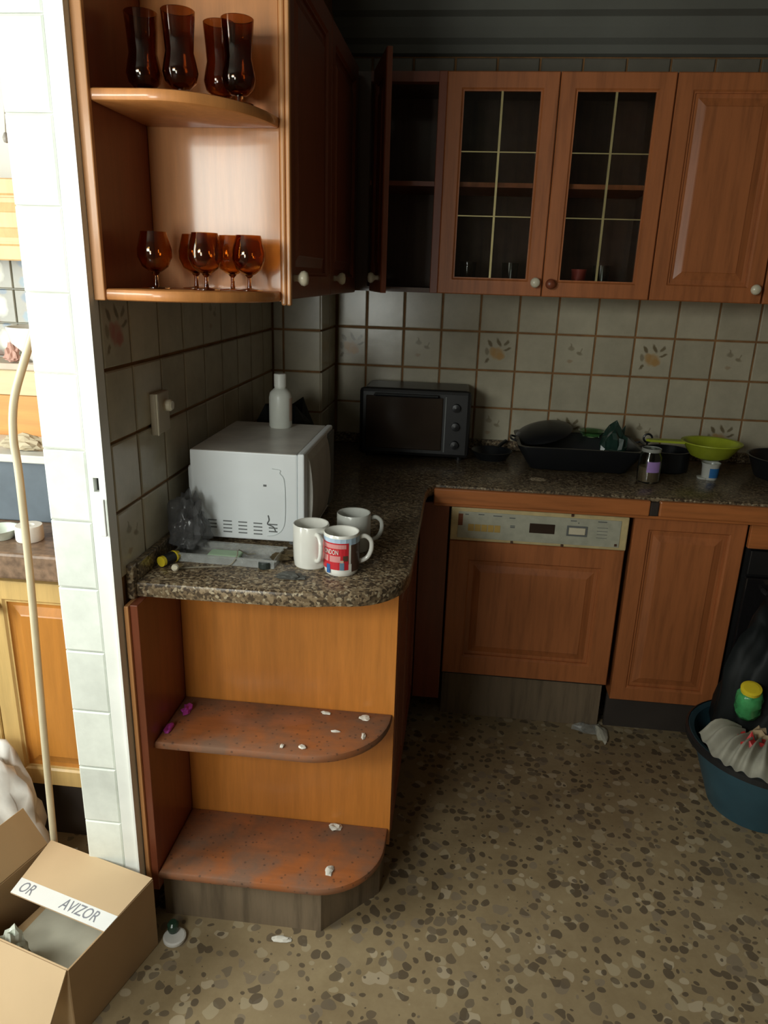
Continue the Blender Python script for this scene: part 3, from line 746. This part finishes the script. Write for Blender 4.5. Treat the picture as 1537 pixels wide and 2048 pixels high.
tag(obj('rag_scrap', crumple(.345, -1.475, .925, .028, .012, .008, 9, .3), plain('dark_lint', (.09, .09, .08), .9), None), 'dark grey scrap in front of the plain white mug', 'scrap')
tag(obj('crumb_pile', crumple(.302, -1.36, .925, .022, .02, .01, 12, .35), plain('brown_crumb', (.10, .07, .03), .9), None), 'brown crumbs beside the microwave corner', 'crumbs')
# behind the microwave
tag(obj('dark_bag', crumple(.13, -.62, .925, .10, .17, .19, 21, .12), BAG, None), 'black bag heaped behind the microwave', 'bag')

# mini oven
TOv = thing('toaster_oven', 'black countertop mini oven standing in the kitchen corner', 'toaster oven', (.54, -.16, .925))
obj('body', B(.335, .735, -.235, -.022, .94, 1.19, bev=.012), plain('sooty_enamel', (.04, .036, .03), .35), TOv)
obj('front_frame', B(.325, .745, -.262, -.235, .938, 1.192, bev=.014), BLACK, TOv)
obj('door_glass', B(.350, .640, -.268, -.260, .965, 1.165, bev=.003), plain('dim_oven_glass', (.03, .02, .014), .12), TOv)
obj('handle', add_tube(bmesh.new(), [(.385, -.266, 1.168), (.385, -.288, 1.172), (.62, -.288, 1.172), (.62, -.266, 1.168)], .006, 8), DARKMET, TOv)
for z in (1.13, 1.06, .99):
    obj('knob', L([(0, 0), (.017, 0), (.015, .016), (0, .018)], (0, 0, 0), 18, Matrix.Translation((.69, -.262, z)) @ Matrix.Rotation(PI/2, 4, 'X')), DARKMET, TOv)
obj('trim_strip', B(.648, .653, -.2655, -.261, .96, 1.17), SMOKE, TOv)
for x, y in ((.36, -.23), (.71, -.23), (.36, -.06), (.71, -.06)): obj('foot', L([(0, 0), (.012, 0), (.012, .016), (0, .016)], (x, y, .925), 12), BLACK, TOv)

# pan, roasting tray, etc on the back counter
def bowl_bm(x, y, z, prof, seg=32): return L(prof, (x, y, z), seg)
FP = thing('frying_pan', 'small black frying pan beside the mini oven', 'pan', (.83, -.17, .925))
obj('pan', bowl_bm(.835, -.17, .925, [(0, 0), (.058, 0), (.078, .03), (.081, .033), (.078, .034), (.056, .005), (0, .005)]), DARKMET, FP, smooth='auto')
obj('handle', add_tube(bmesh.new(), [(.86, -.10, .952), (.88, -.07, .965), (.895, -.045, .97)], .008, 8), BLACK, FP)
RT = thing('roasting_tray', 'large black roasting pan with a raised long edge on the back counter', 'pan', (1.15, -.25, .925))
bm = bmesh.new()
def tray_rings(bm, cx, cy, z0, w0, d0, w1, d1, h, th=.004):
    rs = []
    for (ww, dd, z) in ((w0, d0, 0), (w1, d1, h), (w1+.012, d1+.012, h), (w1+.012, d1+.012, h-.004), (w0+.006, d0+.006, -th+.004)):
        c_ = .03; pts = []
        for sx, sy, a0 in ((1, -1, -PI/2), (1, 1, 0), (-1, 1, PI/2), (-1, -1, PI)):
            for k in range(4):
                a_ = a0+PI/2*k/3; pts.append(bm.verts.new((cx+sx*(ww-c_)+c_*math.cos(a_), cy+sy*(dd-c_)+c_*math.sin(a_), z0+z)))
        rs.append(pts)
    for a_, b_ in zip(rs, rs[1:]):
        for i in range(16): bm.faces.new((a_[i], a_[(i+1) % 16], b_[(i+1) % 16], b_[i]))
    bm.faces.new(rs[0]); bm.faces.new(rs[-1][::-1])
tray_rings(bm, 1.15, -.19, .929, .17, .12, .215, .15, .088)
obj('tray', bm, DARKMET, RT, smooth='auto')
for s in (-1, 1): obj('handle', add_tube(bmesh.new(), spline([(1.15+s*.222, -.24, 1.014), (1.15+s*.245, -.23, 1.02), (1.15+s*.245, -.17, 1.02), (1.15+s*.222, -.16, 1.014)], 5), .004, 8), DARKMET, RT)
LID = tag(obj('pot_lid', L([(0, 0), (.10, 0), (.112, .006), (.10, .016), (.05, .032), (0, .036)], (0, 0, 0), 32, Matrix.Translation((1.03, -.15, 1.028)) @ Matrix.Rotation(D(-14), 4, 'Y') @ Matrix.Rotation(D(10), 4, 'X')), DARKMET, None, smooth='auto'), 'dark dented lid lying tilted across the roasting pan', 'lid')
tag(obj('green_glass_dish', L([(0, 0), (.035, 0), (.05, .02), (.052, .022), (.047, .021), (.033, .004), (0, .004)], (1.22, -.10, 1.020), 28), glass('pale_green_glass', (.5, .85, .55), .05), None, smooth='auto'), 'shallow pale green glass dish atop the roasting pan', 'dish')
tag(obj('dark_green_bag', crumple(1.295, -.17, .934, .040, .045, .10, 33, .22), plain('dark_green_film', (.02, .05, .038), .25), None), 'dark green crumpled bag in the right end of the roasting pan', 'bag')
tag(obj('black_pot', L([(0, 0), (.075, 0), (.08, .005), (.082, .075), (.085, .078), (.078, .078), (.076, .008), (0, .007)], (1.492, -.19, .925), 32), DARKMET, None, smooth='auto'), 'round black pot behind the jar with the lilac label', 'pot')
tag(obj('ring_handle_whisk', add_tube(bmesh.new(), [(1.438, -.09, .925), (1.438, -.09, 1.005)] + [(1.438+.016*math.sin(a_), -.09, 1.021-.016*math.cos(a_)) for a_ in [2*PI*k/14 for k in range(15)]], .004, 8), DARKMET, None), 'grey ring-ended utensil standing upright behind the jar', 'utensil')
JR = thing('glass_jar', 'clear glass jar with lilac label standing on the counter edge', 'jar', (1.41, -.40, .925))
jx, jy = 1.382, -.39
obj('jar', L([(0, 0), (.036, 0), (.039, .004), (.039, .092), (.031, .104), (.031, .118), (.029, .118), (.029, .104), (.036, .092), (.036, .005), (0, .004)], (jx, jy, .925), 32), CLEARG, JR, smooth='auto')
obj('contents', L([(0, .005), (.0345, .005), (.0345, .056), (0, .056)], (jx, jy, .925), 24), plain('brown_contents', (.30, .20, .11), .6), JR)
bm = bmesh.new(); add_lathe(bm, [(.0393, .040), (.0396, .040), (.0396, .078), (.0393, .078)], jx, jy, .925, 12, None, D(-115), D(-45)); obj('label', bm, PURPLE, JR, 'lilac label', recalc=False)
obj('rim', L([(.0315, .108), (.0335, .109), (.0335, .120), (.0315, .121)], (jx, jy, .925), 28), plain('grey_rim', (.35, .36, .33), .3), JR, smooth='auto')
CO = thing('colander', 'lime green plastic strainer with long handle resting on blue cup', 'strainer', (1.68, -.17, .98))
cx_, cy_, cz_ = 1.622, -.262, 1.030
obj('bowl', L([(0, -.042), (.035, -.041), (.068, -.028), (.098, .014), (.106, .02), (.106, .024), (.096, .022), (.065, -.022), (.033, -.035), (0, -.037)], (cx_, cy_, cz_), 32, None), LIME, CO, smooth='auto')
obj('handle', add_prism(bmesh.new(), [(cx_-.22, cy_-.016), (cx_-.10, cy_-.024), (cx_-.10, cy_+.024), (cx_-.22, cy_+.014), (cx_-.232, cy_)], cz_+.014, cz_+.022), LIME, CO)
CU = thing('cup', 'small blue and white cup under the lime strainer', 'cup', (1.62, -.23, .925))
obj('cup', L([(0, 0), (.027, 0), (.030, .05), (.034, .060), (.031, .060), (.027, .052), (.025, .004), (0, .004)], (1.62, -.30, .925), 26), MUGG, CU, smooth='auto')
bm = bmesh.new(); add_lathe(bm, [(.0285, .008), (.0306, .042), (.0303, .043)], 1.62, -.30, .925, 12, None, D(-110), D(-20)); obj('printed_band', bm, plain('strong_blue', (.03, .16, .42), .4), CU, 'blue printed band', recalc=False)
tag(obj('small_disc', L([(0, 0), (.022, 0), (.024, .006), (.0, .007)], (1.60, -.30, .925), 20), MUGG, None), 'small pale disc beside the blue cup', 'disc')
tag(obj('black_basin', L([(0, 0), (.12, 0), (.15, .075), (.156, .078), (.148, .078), (.118, .006), (0, .006)], (1.93, -.22, .925), 36), DARKMET, None, smooth='auto'), 'wide black basin at the right end of the counter', 'basin')
HB = thing('hob', 'dark glass hob set in the counter at the right picture edge', 'hob', (2.02, -.30, .925))
tag(obj('crumb_scrap', crumple(.99, -.47, .925, .022, .014, .006, 41, .3), plain('beige_crumb', (.28, .22, .14), .9), None), 'beige crumbs on the back counter near the roasting pan', 'crumbs')
obj('plate', B(1.80, 2.25, -.55, -.385, .925, .931, bev=.002), BLACKGL, HB)
for x in (1.90, 2.12): obj('burner', L([(0, 0), (.055, 0), (.055, .004), (.045, .006), (0, .006)], (x, -.465, .931), 28), BLACK, HB)

# ------------------------------------------------------------------ glassware
def dup(root, loc, label, ang=0):
    r_ = root.copy(); C.objects.link(r_); r_.location = loc; r_['label'] = label; r_.rotation_euler = (0, 0, ang)
    for ch in list(root.children):
        c_ = ch.copy(); C.objects.link(c_); c_.parent = r_
    return r_
def snifter(label, loc):
    t_ = thing('brandy_glass', label, 'glass', loc, 'brown stemmed glasses on the lower open shelf')
    x, y, z = loc
    obj('bowl', L([(0, .030), (.012, .032), (.026, .042), (.034, .060), (.034, .075), (.028, .098), (.0255, .108), (.0245, .108), (.0265, .098), (.032, .075), (.032, .061), (.025, .045), (.012, .036), (0, .034)], (x, y, z), 28), AMBERL, t_, smooth='auto')
    obj('stem', L([(0, .003), (.005, .004), (.004, .012), (.004, .025), (.009, .031), (0, .031)], (x, y, z), 16), AMBER, t_, smooth='auto')
    obj('foot', L([(0, 0), (.028, 0), (.028, .002), (.006, .005), (0, .005)], (x, y, z), 26), AMBER, t_, smooth='auto')
    return t_
zb = 1.553
s0 = snifter('leftmost brown stemmed glass with bright window glint on lower shelf', (.078, -1.500, zb))
dup(s0, (.135, -1.425, zb), 'brown stemmed glass standing behind, second from left on lower shelf')
dup(s0, (.185, -1.505, zb), 'brown stemmed glass in the middle front of the lower shelf')
dup(s0, (.212, -1.418, zb), 'light brown stemmed glass against back panel, second from right')
dup(s0, (.256, -1.445, zb), 'rightmost amber stemmed glass on lower shelf')
def goblet(label, loc):
    t_ = thing('tall_glass', label, 'glass', loc, 'tall brown glasses on the upper open shelf')
    x, y, z = loc
    obj('bowl', L([(0, .016), (.016, .018), (.029, .03), (.033, .045), (.030, .062), (.026, .078), (.028, .11), (.031, .145), (.030, .146), (.0265, .11), (.0245, .079), (.0285, .06), (.031, .045), (.027, .032), (.015, .022), (0, .02)], (x, y, z), 28), AMBER, t_, smooth='auto')
    obj('foot', L([(0, 0), (.028, 0), (.028, .002), (.008, .006), (.007, .017), (0, .017)], (x, y, z), 26), AMBER, t_, smooth='auto')
    return t_
zc = 1.895
g0 = goblet('leftmost tall brown glass on the upper shelf', (.075, -1.49, zc))
dup(g0, (.150, -1.50, zc), 'second tall brown glass from the left on the upper shelf')
dup(g0, (.205, -1.43, zc), 'tall brown glass standing farther back, third from the left')
dup(g0, (.248, -1.455, zc), 'rightmost tall brown glass at the curved shelf end')
# inside glazed cupboard
tag(obj('red_cup', L([(0, 0), (.022, 0), (.025, .062), (.027, .075), (.024, .075), (.02, .005), (0, .004)], (1.09, -.22, 1.559), 24), plain('dull_red_ceramic', (.45, .07, .05), .4), None, smooth='auto'), 'red cup behind the right glazed door', 'cup')
for k, (x, lab) in enumerate(((.70, 'clear tumbler behind the left glazed door, near its left stile'), (.85, 'clear tumbler behind the left glazed door, right of the centre bar'), (1.17, 'clear tumbler behind the right glazed door, beside the red cup'))):
    tag(obj('tumbler', L([(0, 0), (.024, 0), (.03, .09), (.0285, .09), (.0225, .004), (0, .004)], (x, -.2, 1.559), 24), CLEARG, None, smooth='auto'), lab, 'glass', 'tumblers in the glazed cupboard')

# ------------------------------------------------------------------ debris on shelves and floor
def scrap(name, x, y, z, rx, ry, rz, mat, lab, seed, cat='scrap', group=None):
    return tag(obj(name, crumple(x, y, z, rx, ry, rz, seed, .4, sub=2), mat, None), lab, cat, group)
PAP = plain('white_plaster_bit', (.72, .68, .6), .8)
G1 = 'scraps on the middle shelf of the open base unit'
scrap('magenta_scrap', .060, -1.43, .515, .010, .015, .010, MAG, 'larger magenta scrap against the side panel, farther back', 51, 'scrap', 'magenta scraps on the middle shelf')
scrap('magenta_scrap', .046, -1.515, .515, .007, .015, .008, MAG, 'smaller magenta scrap against the side panel, nearer the shelf front', 52, 'scrap', 'magenta scraps on the middle shelf')
for k, (x, y, a_, b_, lab) in enumerate(((.415, -1.385, .009, .005, 'white flake at the back of the middle shelf'), (.515, -1.39, .010, .009, 'beige flake near the back right of the middle shelf'), (.385, -1.535, .008, .006, 'largest white flake at the front edge of the middle shelf'), (.335, -1.54, .004, .006, 'tiny white flake left of another at the middle shelf front'), (.45, -1.46, .009, .003, 'thin curled flake in the right half of the middle shelf'), (.522, -1.47, .004, .012, 'thin pale splinter near the rounded corner of the middle shelf'))):
    scrap('paint_flake', x, y, .515, a_, b_, .003, PAP, lab, 60+k, 'flake', G1)
scrap('paint_flake', .440, -1.382, .157, .013, .010, .006, PAP, 'large white flake at the back of the bottom shelf', 71, 'flake', 'flakes on the bottom shelf')
scrap('paint_flake', .452, -1.535, .157, .008, .013, .004, PAP, 'white flake at the front of the bottom shelf', 72, 'flake', 'flakes on the bottom shelf')
scrap('paper_scrap', .345, -1.61, 0, .018, .007, .004, PAP, 'small white paper scrap on the floor before the plinth', 73)
scrap('plastic_wrapper', 1.30, -.585, 0, .016, .045, .01, BAGC, 'off-white wrapper on the floor before the dishwasher', 74, 'wrapper')
scrap('clear_wrapper', 1.25, -.56, 0, .04, .025, .012, CLEARPL, 'clear crumpled film on the floor before the dishwasher', 75, 'wrapper')
tag(obj('white_disc', L([(0, 0), (.026, 0), (.028, .004), (.028, .01), (.024, .012), (0, .010)], (.082, -1.645, 0), 24), BAGW, None), 'white round disc on the floor behind the cardboard box', 'disc')
tag(obj('dark_green_bottle_end', L([(0, 0), (.012, 0), (.014, .008), (.014, .022), (.009, .028), (0, .028)], (.074, -1.632, .0125), 20), plain('dark_bottle', (.02, .05, .03), .2), None), 'dark green stub standing on the white disc behind the box', 'bottle')

# ------------------------------------------------------------------ bucket of rubbish
BK = thing('bucket', 'dark teal plastic tub full of rubbish on the floor at right', 'tub', (1.73, -.88, 0))
bx, by = 1.73, -.90
obj('tub', L([(0, 0), (.135, 0), (.145, .006), (.220, .225), (.234, .23), (.236, .242), (.230, .246), (.215, .24), (.14, .012), (0, .010)], (bx, by, 0), 48), BUCKET, BK, smooth='auto')
obj('rim', L([(.234, .220), (.241, .224), (.241, .242), (.234, .247)], (bx, by, 0), 48), BLACK, BK)
tag(obj('rubbish_bag', crumple(1.76, -.82, .03, .15, .13, .40, 81, .2, sub=4), BAG, None, smooth=True), 'black rubbish bag bulging out of the teal tub', 'bag')
GB = thing('green_bottle', 'crushed green plastic bottle with yellow neck ring on the rubbish', 'bottle', (1.70, -.97, .28))
Mg = Matrix.Translation((1.648, -.905, .335)) @ Matrix.Rotation(D(18), 4, 'X') @ Matrix.Rotation(D(-8), 4, 'Y')
bm = L([(0, 0), (.032, 0), (.038, .02), (.034, .04), (.04, .06), (.036, .085), (.03, .10), (.0, .10)], (0, 0, 0), 24, Mg); rnd = random.Random(4)
for v in bm.verts: v.co += Vector((rnd.uniform(-1, 1), rnd.uniform(-1, 1), rnd.uniform(-1, 1)))*.003
obj('bottle', bm, film('green_film_plastic', (.08, .42, .14), .8, .2), GB, smooth=True); obj('neck_ring', L([(0, .10), (.029, .10), (.030, .112), (.022, .114), (0, .114)], (0, 0, 0), 24, Mg), YEL, GB, 'yellow neck ring')
# white film draped over the rim: folded fan
bm = bmesh.new(); rows = []
for i in range(60):
    a_ = D(196)+D(62)*i/59; row = []
    fold = .5+.5*math.sin(i*.72+.9*math.sin(i*.21))
    for j in range(8):
        tt = j/7
        rr = .105+.135*tt + .022*fold*math.sin(PI*tt); z = .282-.022*tt**2+.035*math.exp(-(i/12)**2)*tt+.03*math.sin(PI*min(1, tt*1.1))*(1-i/72)+.022*fold*(1-.5*tt)
        if tt > .86: rr = .248; z -= .012
        row.append(bm.verts.new((bx+rr*math.cos(a_), by+rr*math.sin(a_), z)))
    rows.append(row)
for a_, b_ in zip(rows, rows[1:]):
    for j in range(7): bm.faces.new((a_[j], a_[j+1], b_[j+1], b_[j]))
bmesh.ops.solidify(bm, geom=list(bm.faces), thickness=.002)
tag(obj('draped_bag', bm, BAGC, None, smooth=True), 'off-white plastic bag pleated over the rim of the tub', 'bag')
tag(obj('red_wrapper', crumple(1.632, -1.0, .235, .05, .035, .045, 85, .35), REDW, None), 'crumpled red wrapper in the tub', 'wrapper')
tag(obj('tan_rag', crumple(1.70, -.94, .20, .07, .05, .07, 86, .2), TAN, None), 'tan rag in the tub behind the red wrapper', 'rag')
tag(obj('pink_wrapper', crumple(1.735, -1.02, .225, .045, .04, .05, 87, .35), plain('pinkish_wrapper', (.42, .22, .24), .5), None), 'pinkish wrapper in the tub right of the red one', 'wrapper')

# ------------------------------------------------------------------ cardboard box
BX = thing('cardboard_box', 'open brown cardboard box with printed white tape across its flap', 'box', (-.1, -1.75, 0))
A = Vector((.048, -1.665, 0)); uu = Vector((-.306, .083, 0)).normalized(); vv = Vector((-.073, -.248, 0)).normalized()
BW, BD, BH = .317, .265, .20
MB_ = Matrix(((uu.x, vv.x, 0, A.x), (uu.y, vv.y, 0, A.y), (0, 0, 1, 0), (0, 0, 0, 1)))   # local: x = to the left, y = towards the viewer
th = .004
def bxb(x0, x1, y0, y1, z0, z1, M2=None): return add_box(bmesh.new(), x0, x1, y0, y1, z0, z1, bev=.0008, M=MB_ @ (M2 or Matrix()))
obj('base', bxb(0, BW, 0, BD, .001, .005), CARDIN, BX)
obj('side', bxb(0, th, 0, BD, .005, BH), CARDSIDE, BX); obj('side', bxb(BW-th, BW, 0, BD, .005, BH), CARDIN, BX)
obj('side', bxb(th, BW-th, 0, th, .005, BH), CARDIN, BX); obj('side', bxb(th, BW-th, BD-th, BD, .005, BH), CARD, BX)
Mf = Matrix.Translation((0, 0, BH)) @ Matrix.Rotation(D(-1.5), 4, 'X')
fl = obj('flap', add_prism(bmesh.new(), [(.002, 0), (BW-.002, 0), (BW-.042, .160), (.002, .160)], 0, th, MB_ @ Mf), CARD, BX, 'top flap folded over the box')
obj('tape', add_prism(bmesh.new(), [(.001, .118), (BW-.0318, .118), (BW-.0425, .1605), (.001, .1605)], th, th+.0006, MB_ @ Mf), TAPEW, fl, 'white tape with grey lettering')
Ml = Matrix.Translation((BW, 0, BH)) @ Matrix.Rotation(D(-52), 4, 'Y')
obj('flap', bxb(0, .11, .012, BD-.002, 0, th, Ml), CARDIN, BX, 'side flap standing up')
Mn = Matrix.Translation((0, BD, BH)) @ Matrix.Rotation(D(-58), 4, 'X')
obj('flap', bxb(.002, BW, 0, .155, 0, th, Mn), CARD, BX, 'front flap hanging outwards')
for tx, s in ((.072, 'AVIZOR'), (.228, 'OR')):
    # letters read from the front: local +x is leftwards, so turn the text round
    Mt = MB_ @ Mf @ Matrix.Translation((tx+.018, .139, th+.0008)) @ Matrix.Rotation(PI, 4, 'Z')
    obj('lettering', text_bm(s, .040, Mt, .0003, .72), INK, fl)
tag(obj('white_film', add_prism(bmesh.new(), [(.006, .006), (.22, .01), (.25, .06), (.24, .19), (.15, .25), (.006, .255)], .100, .103, MB_), plain('milky_film', (.48, .46, .37), .35), None), 'milky plastic sheet lying in the cardboard box', 'sheet')
pp = tag(obj('packing', bxb(.006, BW-.05, .006, BD-.01, .006, .099), CARDIN, None), 'brown packing under the milky sheet in the box', 'packing')
tag(obj('dark_lump', crumple(-.135, -1.872, .104, .035, .018, .018, 91, .3), plain('navy_lump', (.03, .03, .05), .5), None), 'dark blue lump beside the milky sheet in the box', 'scrap')
tag(obj('film_peak', crumple(-.20, -1.84, .1, .022, .02, .06, 92, .3), plain('milky_peak', (.5, .53, .46), .4), None), 'pointed white plastic tuft in the cardboard box', 'plastic')

# ------------------------------------------------------------------ neighbouring room on the left
SB = thing('base_cabinet', 'pale pine base cupboard with amber panel in the bright neighbouring room', 'cabinet', (-.6, -1.1, 0))
SY = -1.40
obj('body', B(-1.58, -.138, SY+.022, -.84, .20, .842), PINE, SB)
obj('plinth', B(-1.58, -.138, SY+.06, SY+.075, 0, .20), KICKD, SB)
for xx, wdt in ((-.478, .338), (-.848, .367), (-1.218, .367)):
    kd = door(SB, FM(xx, SY, .215), wdt, .61, (.035, .545), mat=PINE, pmat=PINEP, knob_mat=BRASS)
SC = tag(obj('side_worktop', B(-1.58, -.138, SY-.03, -.84, .845, .915, bev=.008), MARBLE, None), 'brown stone worktop in the neighbouring room', 'countertop')
tag(obj('slate_box', B(-1.0, -.30, -1.20, -1.0, .916, 1.085, bev=.004), SLATE, None), 'dark blue-grey box standing on the neighbouring worktop', 'box')
tag(obj('pale_shelf_board', B(-1.02, -.28, -1.215, -.99, 1.086, 1.108, bev=.003), plain('pale_rim', (.68, .70, .66), .5), None), 'pale board lying on the blue-grey box', 'board')
tag(obj('rag', crumple(-.47, -1.16, 1.109, .05, .02, .025, 95, .3), plain('beige_rag', (.5, .43, .3), .9), None), 'crumpled beige rag on the pale board', 'rag')
CR = thing('wooden_crate', 'wooden chest with orange lower board standing on the neighbouring worktop', 'chest', (-.6, -.9, .915))
obj('lower_board', B(-1.05, -.22, -.985, -.85, .916, 1.225, bev=.003), wood('bright_orange_board', (.72, .33, .09), 'x', .5, .9, 0), CR)
obj('upper_board', B(-1.05, -.22, -.985, -.85, 1.226, 1.30, bev=.003), wood('cream_board', (.72, .6, .36), 'x', .5, .95, 0), CR)
obj('top', B(-1.07, -.20, -1.0, -.85, 1.301, 1.32, bev=.003), plain('pinkish_board', (.6, .5, .4), .5), CR)
tag(obj('white_bowl', L([(0, 0), (.03, 0), (.045, .012), (.085, .055), (.095, .10), (.09, .10), (.08, .058), (.04, .016), (0, .012)], (-.52, -.93, 1.321), 36), plain('bright_bowl', (.85, .86, .84), .3, 0, .02), None, smooth='auto'), 'large white bowl on the wooden chest', 'bowl')
tag(obj('rose_bundle', crumple(-.585, -.985, 1.321, .018, .012, .035, 96, .35), plain('rose_cloth', (.55, .33, .27), .8), None), 'rose coloured bundle left of the white bowl', 'cloth')
for i in range(4):
    for k in range(3):
        tile(ws, -.95+.15*i, -.83, 1.32+.1*k-.02*0, .15, .1, 'y', TILEB, .002)
SWC = thing('wall_cabinet', 'pale wooden wall cupboard in the bright neighbouring room', 'cabinet', (-.6, -.95, 1.6))
obj('body', B(-1.3, -.30, -1.06, -.84, 1.605, 1.80), PINE, SWC)
for xx in (-.655, -.98): door(SWC, FM(xx, -1.08, 1.60), .32, .20, mat=wood('bright_pine', (.75, .48, .22), 'z', .45, .9, .1) if xx == -.655 else PINE, fw=.045)
CD = thing('blind_cord', 'thin grey cord with a small pull knob hanging on the bright wall', 'cord', (-.4, -1.2, 1.86))
obj('cord', add_tube(bmesh.new(), spline([(-.345, -1.2, 2.498), (-.36, -1.2, 2.2), (-.385, -1.2, 2.0), (-.395, -1.2, 1.885)], 8), .0015, 6), plain('grey_cord', (.42, .40, .34), .6), CD)
obj('pull_knob', L([(0, 0), (.006, .002), (.008, .012), (.004, .022), (0, .024)], (-.395, -1.2, 1.862), 14), plain('grey_knob', (.3, .28, .25), .5), CD, smooth=True)
tag(obj('plastic_tube', add_tube(bmesh.new(), spline([(-.145, -1.562, 1.50), (-.165, -1.562, 1.455), (-.19, -1.562, 1.40), (-.222, -1.562, 1.32), (-.234, -1.562, 1.24), (-.232, -1.562, 1.15), (-.238, -1.56, .90), (-.255, -1.56, .45), (-.268, -1.56, .007)], 8), .0085, 12), TUBEM, None, smooth=True), 'long beige tube curved at the top, leaning left of the white wall end', 'tube')
tag(obj('white_plastic_bag', crumple(-.50, -1.47, 0, .14, .055, .27, 97, .16, sub=4), BAGW, None, smooth=True), 'white plastic bag slumped on the floor before the pine cupboard', 'bag')
tag(obj('tape_roll', L([(.014, 0), (.032, 0), (.034, .004), (.034, .036), (.032, .04), (.014, .04), (.014, 0)], (-.375, -1.33, .916), 28), plain('white_roll', (.8, .78, .72), .5), None, smooth='auto'), 'white roll standing on the neighbouring worktop', 'roll')
tag(obj('glass_saucer', L([(0, 0), (.03, 0), (.045, .025), (.047, .026), (.043, .026), (.028, .004), (0, .004)], (-.455, -1.33, .916), 28), plain('mint_saucer', (.66, .74, .66), .3), None, smooth='auto'), 'pale mint saucer left of the white roll', 'saucer')
tag(obj('paper_shard', add_prism(bmesh.new(), [(0, 0), (.07, .01), (.055, .055), (.02, .04)], 0, .003, Matrix.Translation((-.36, -1.45, .001))), BAGW, None), 'white paper shard on the floor between bag and wall end', 'paper')
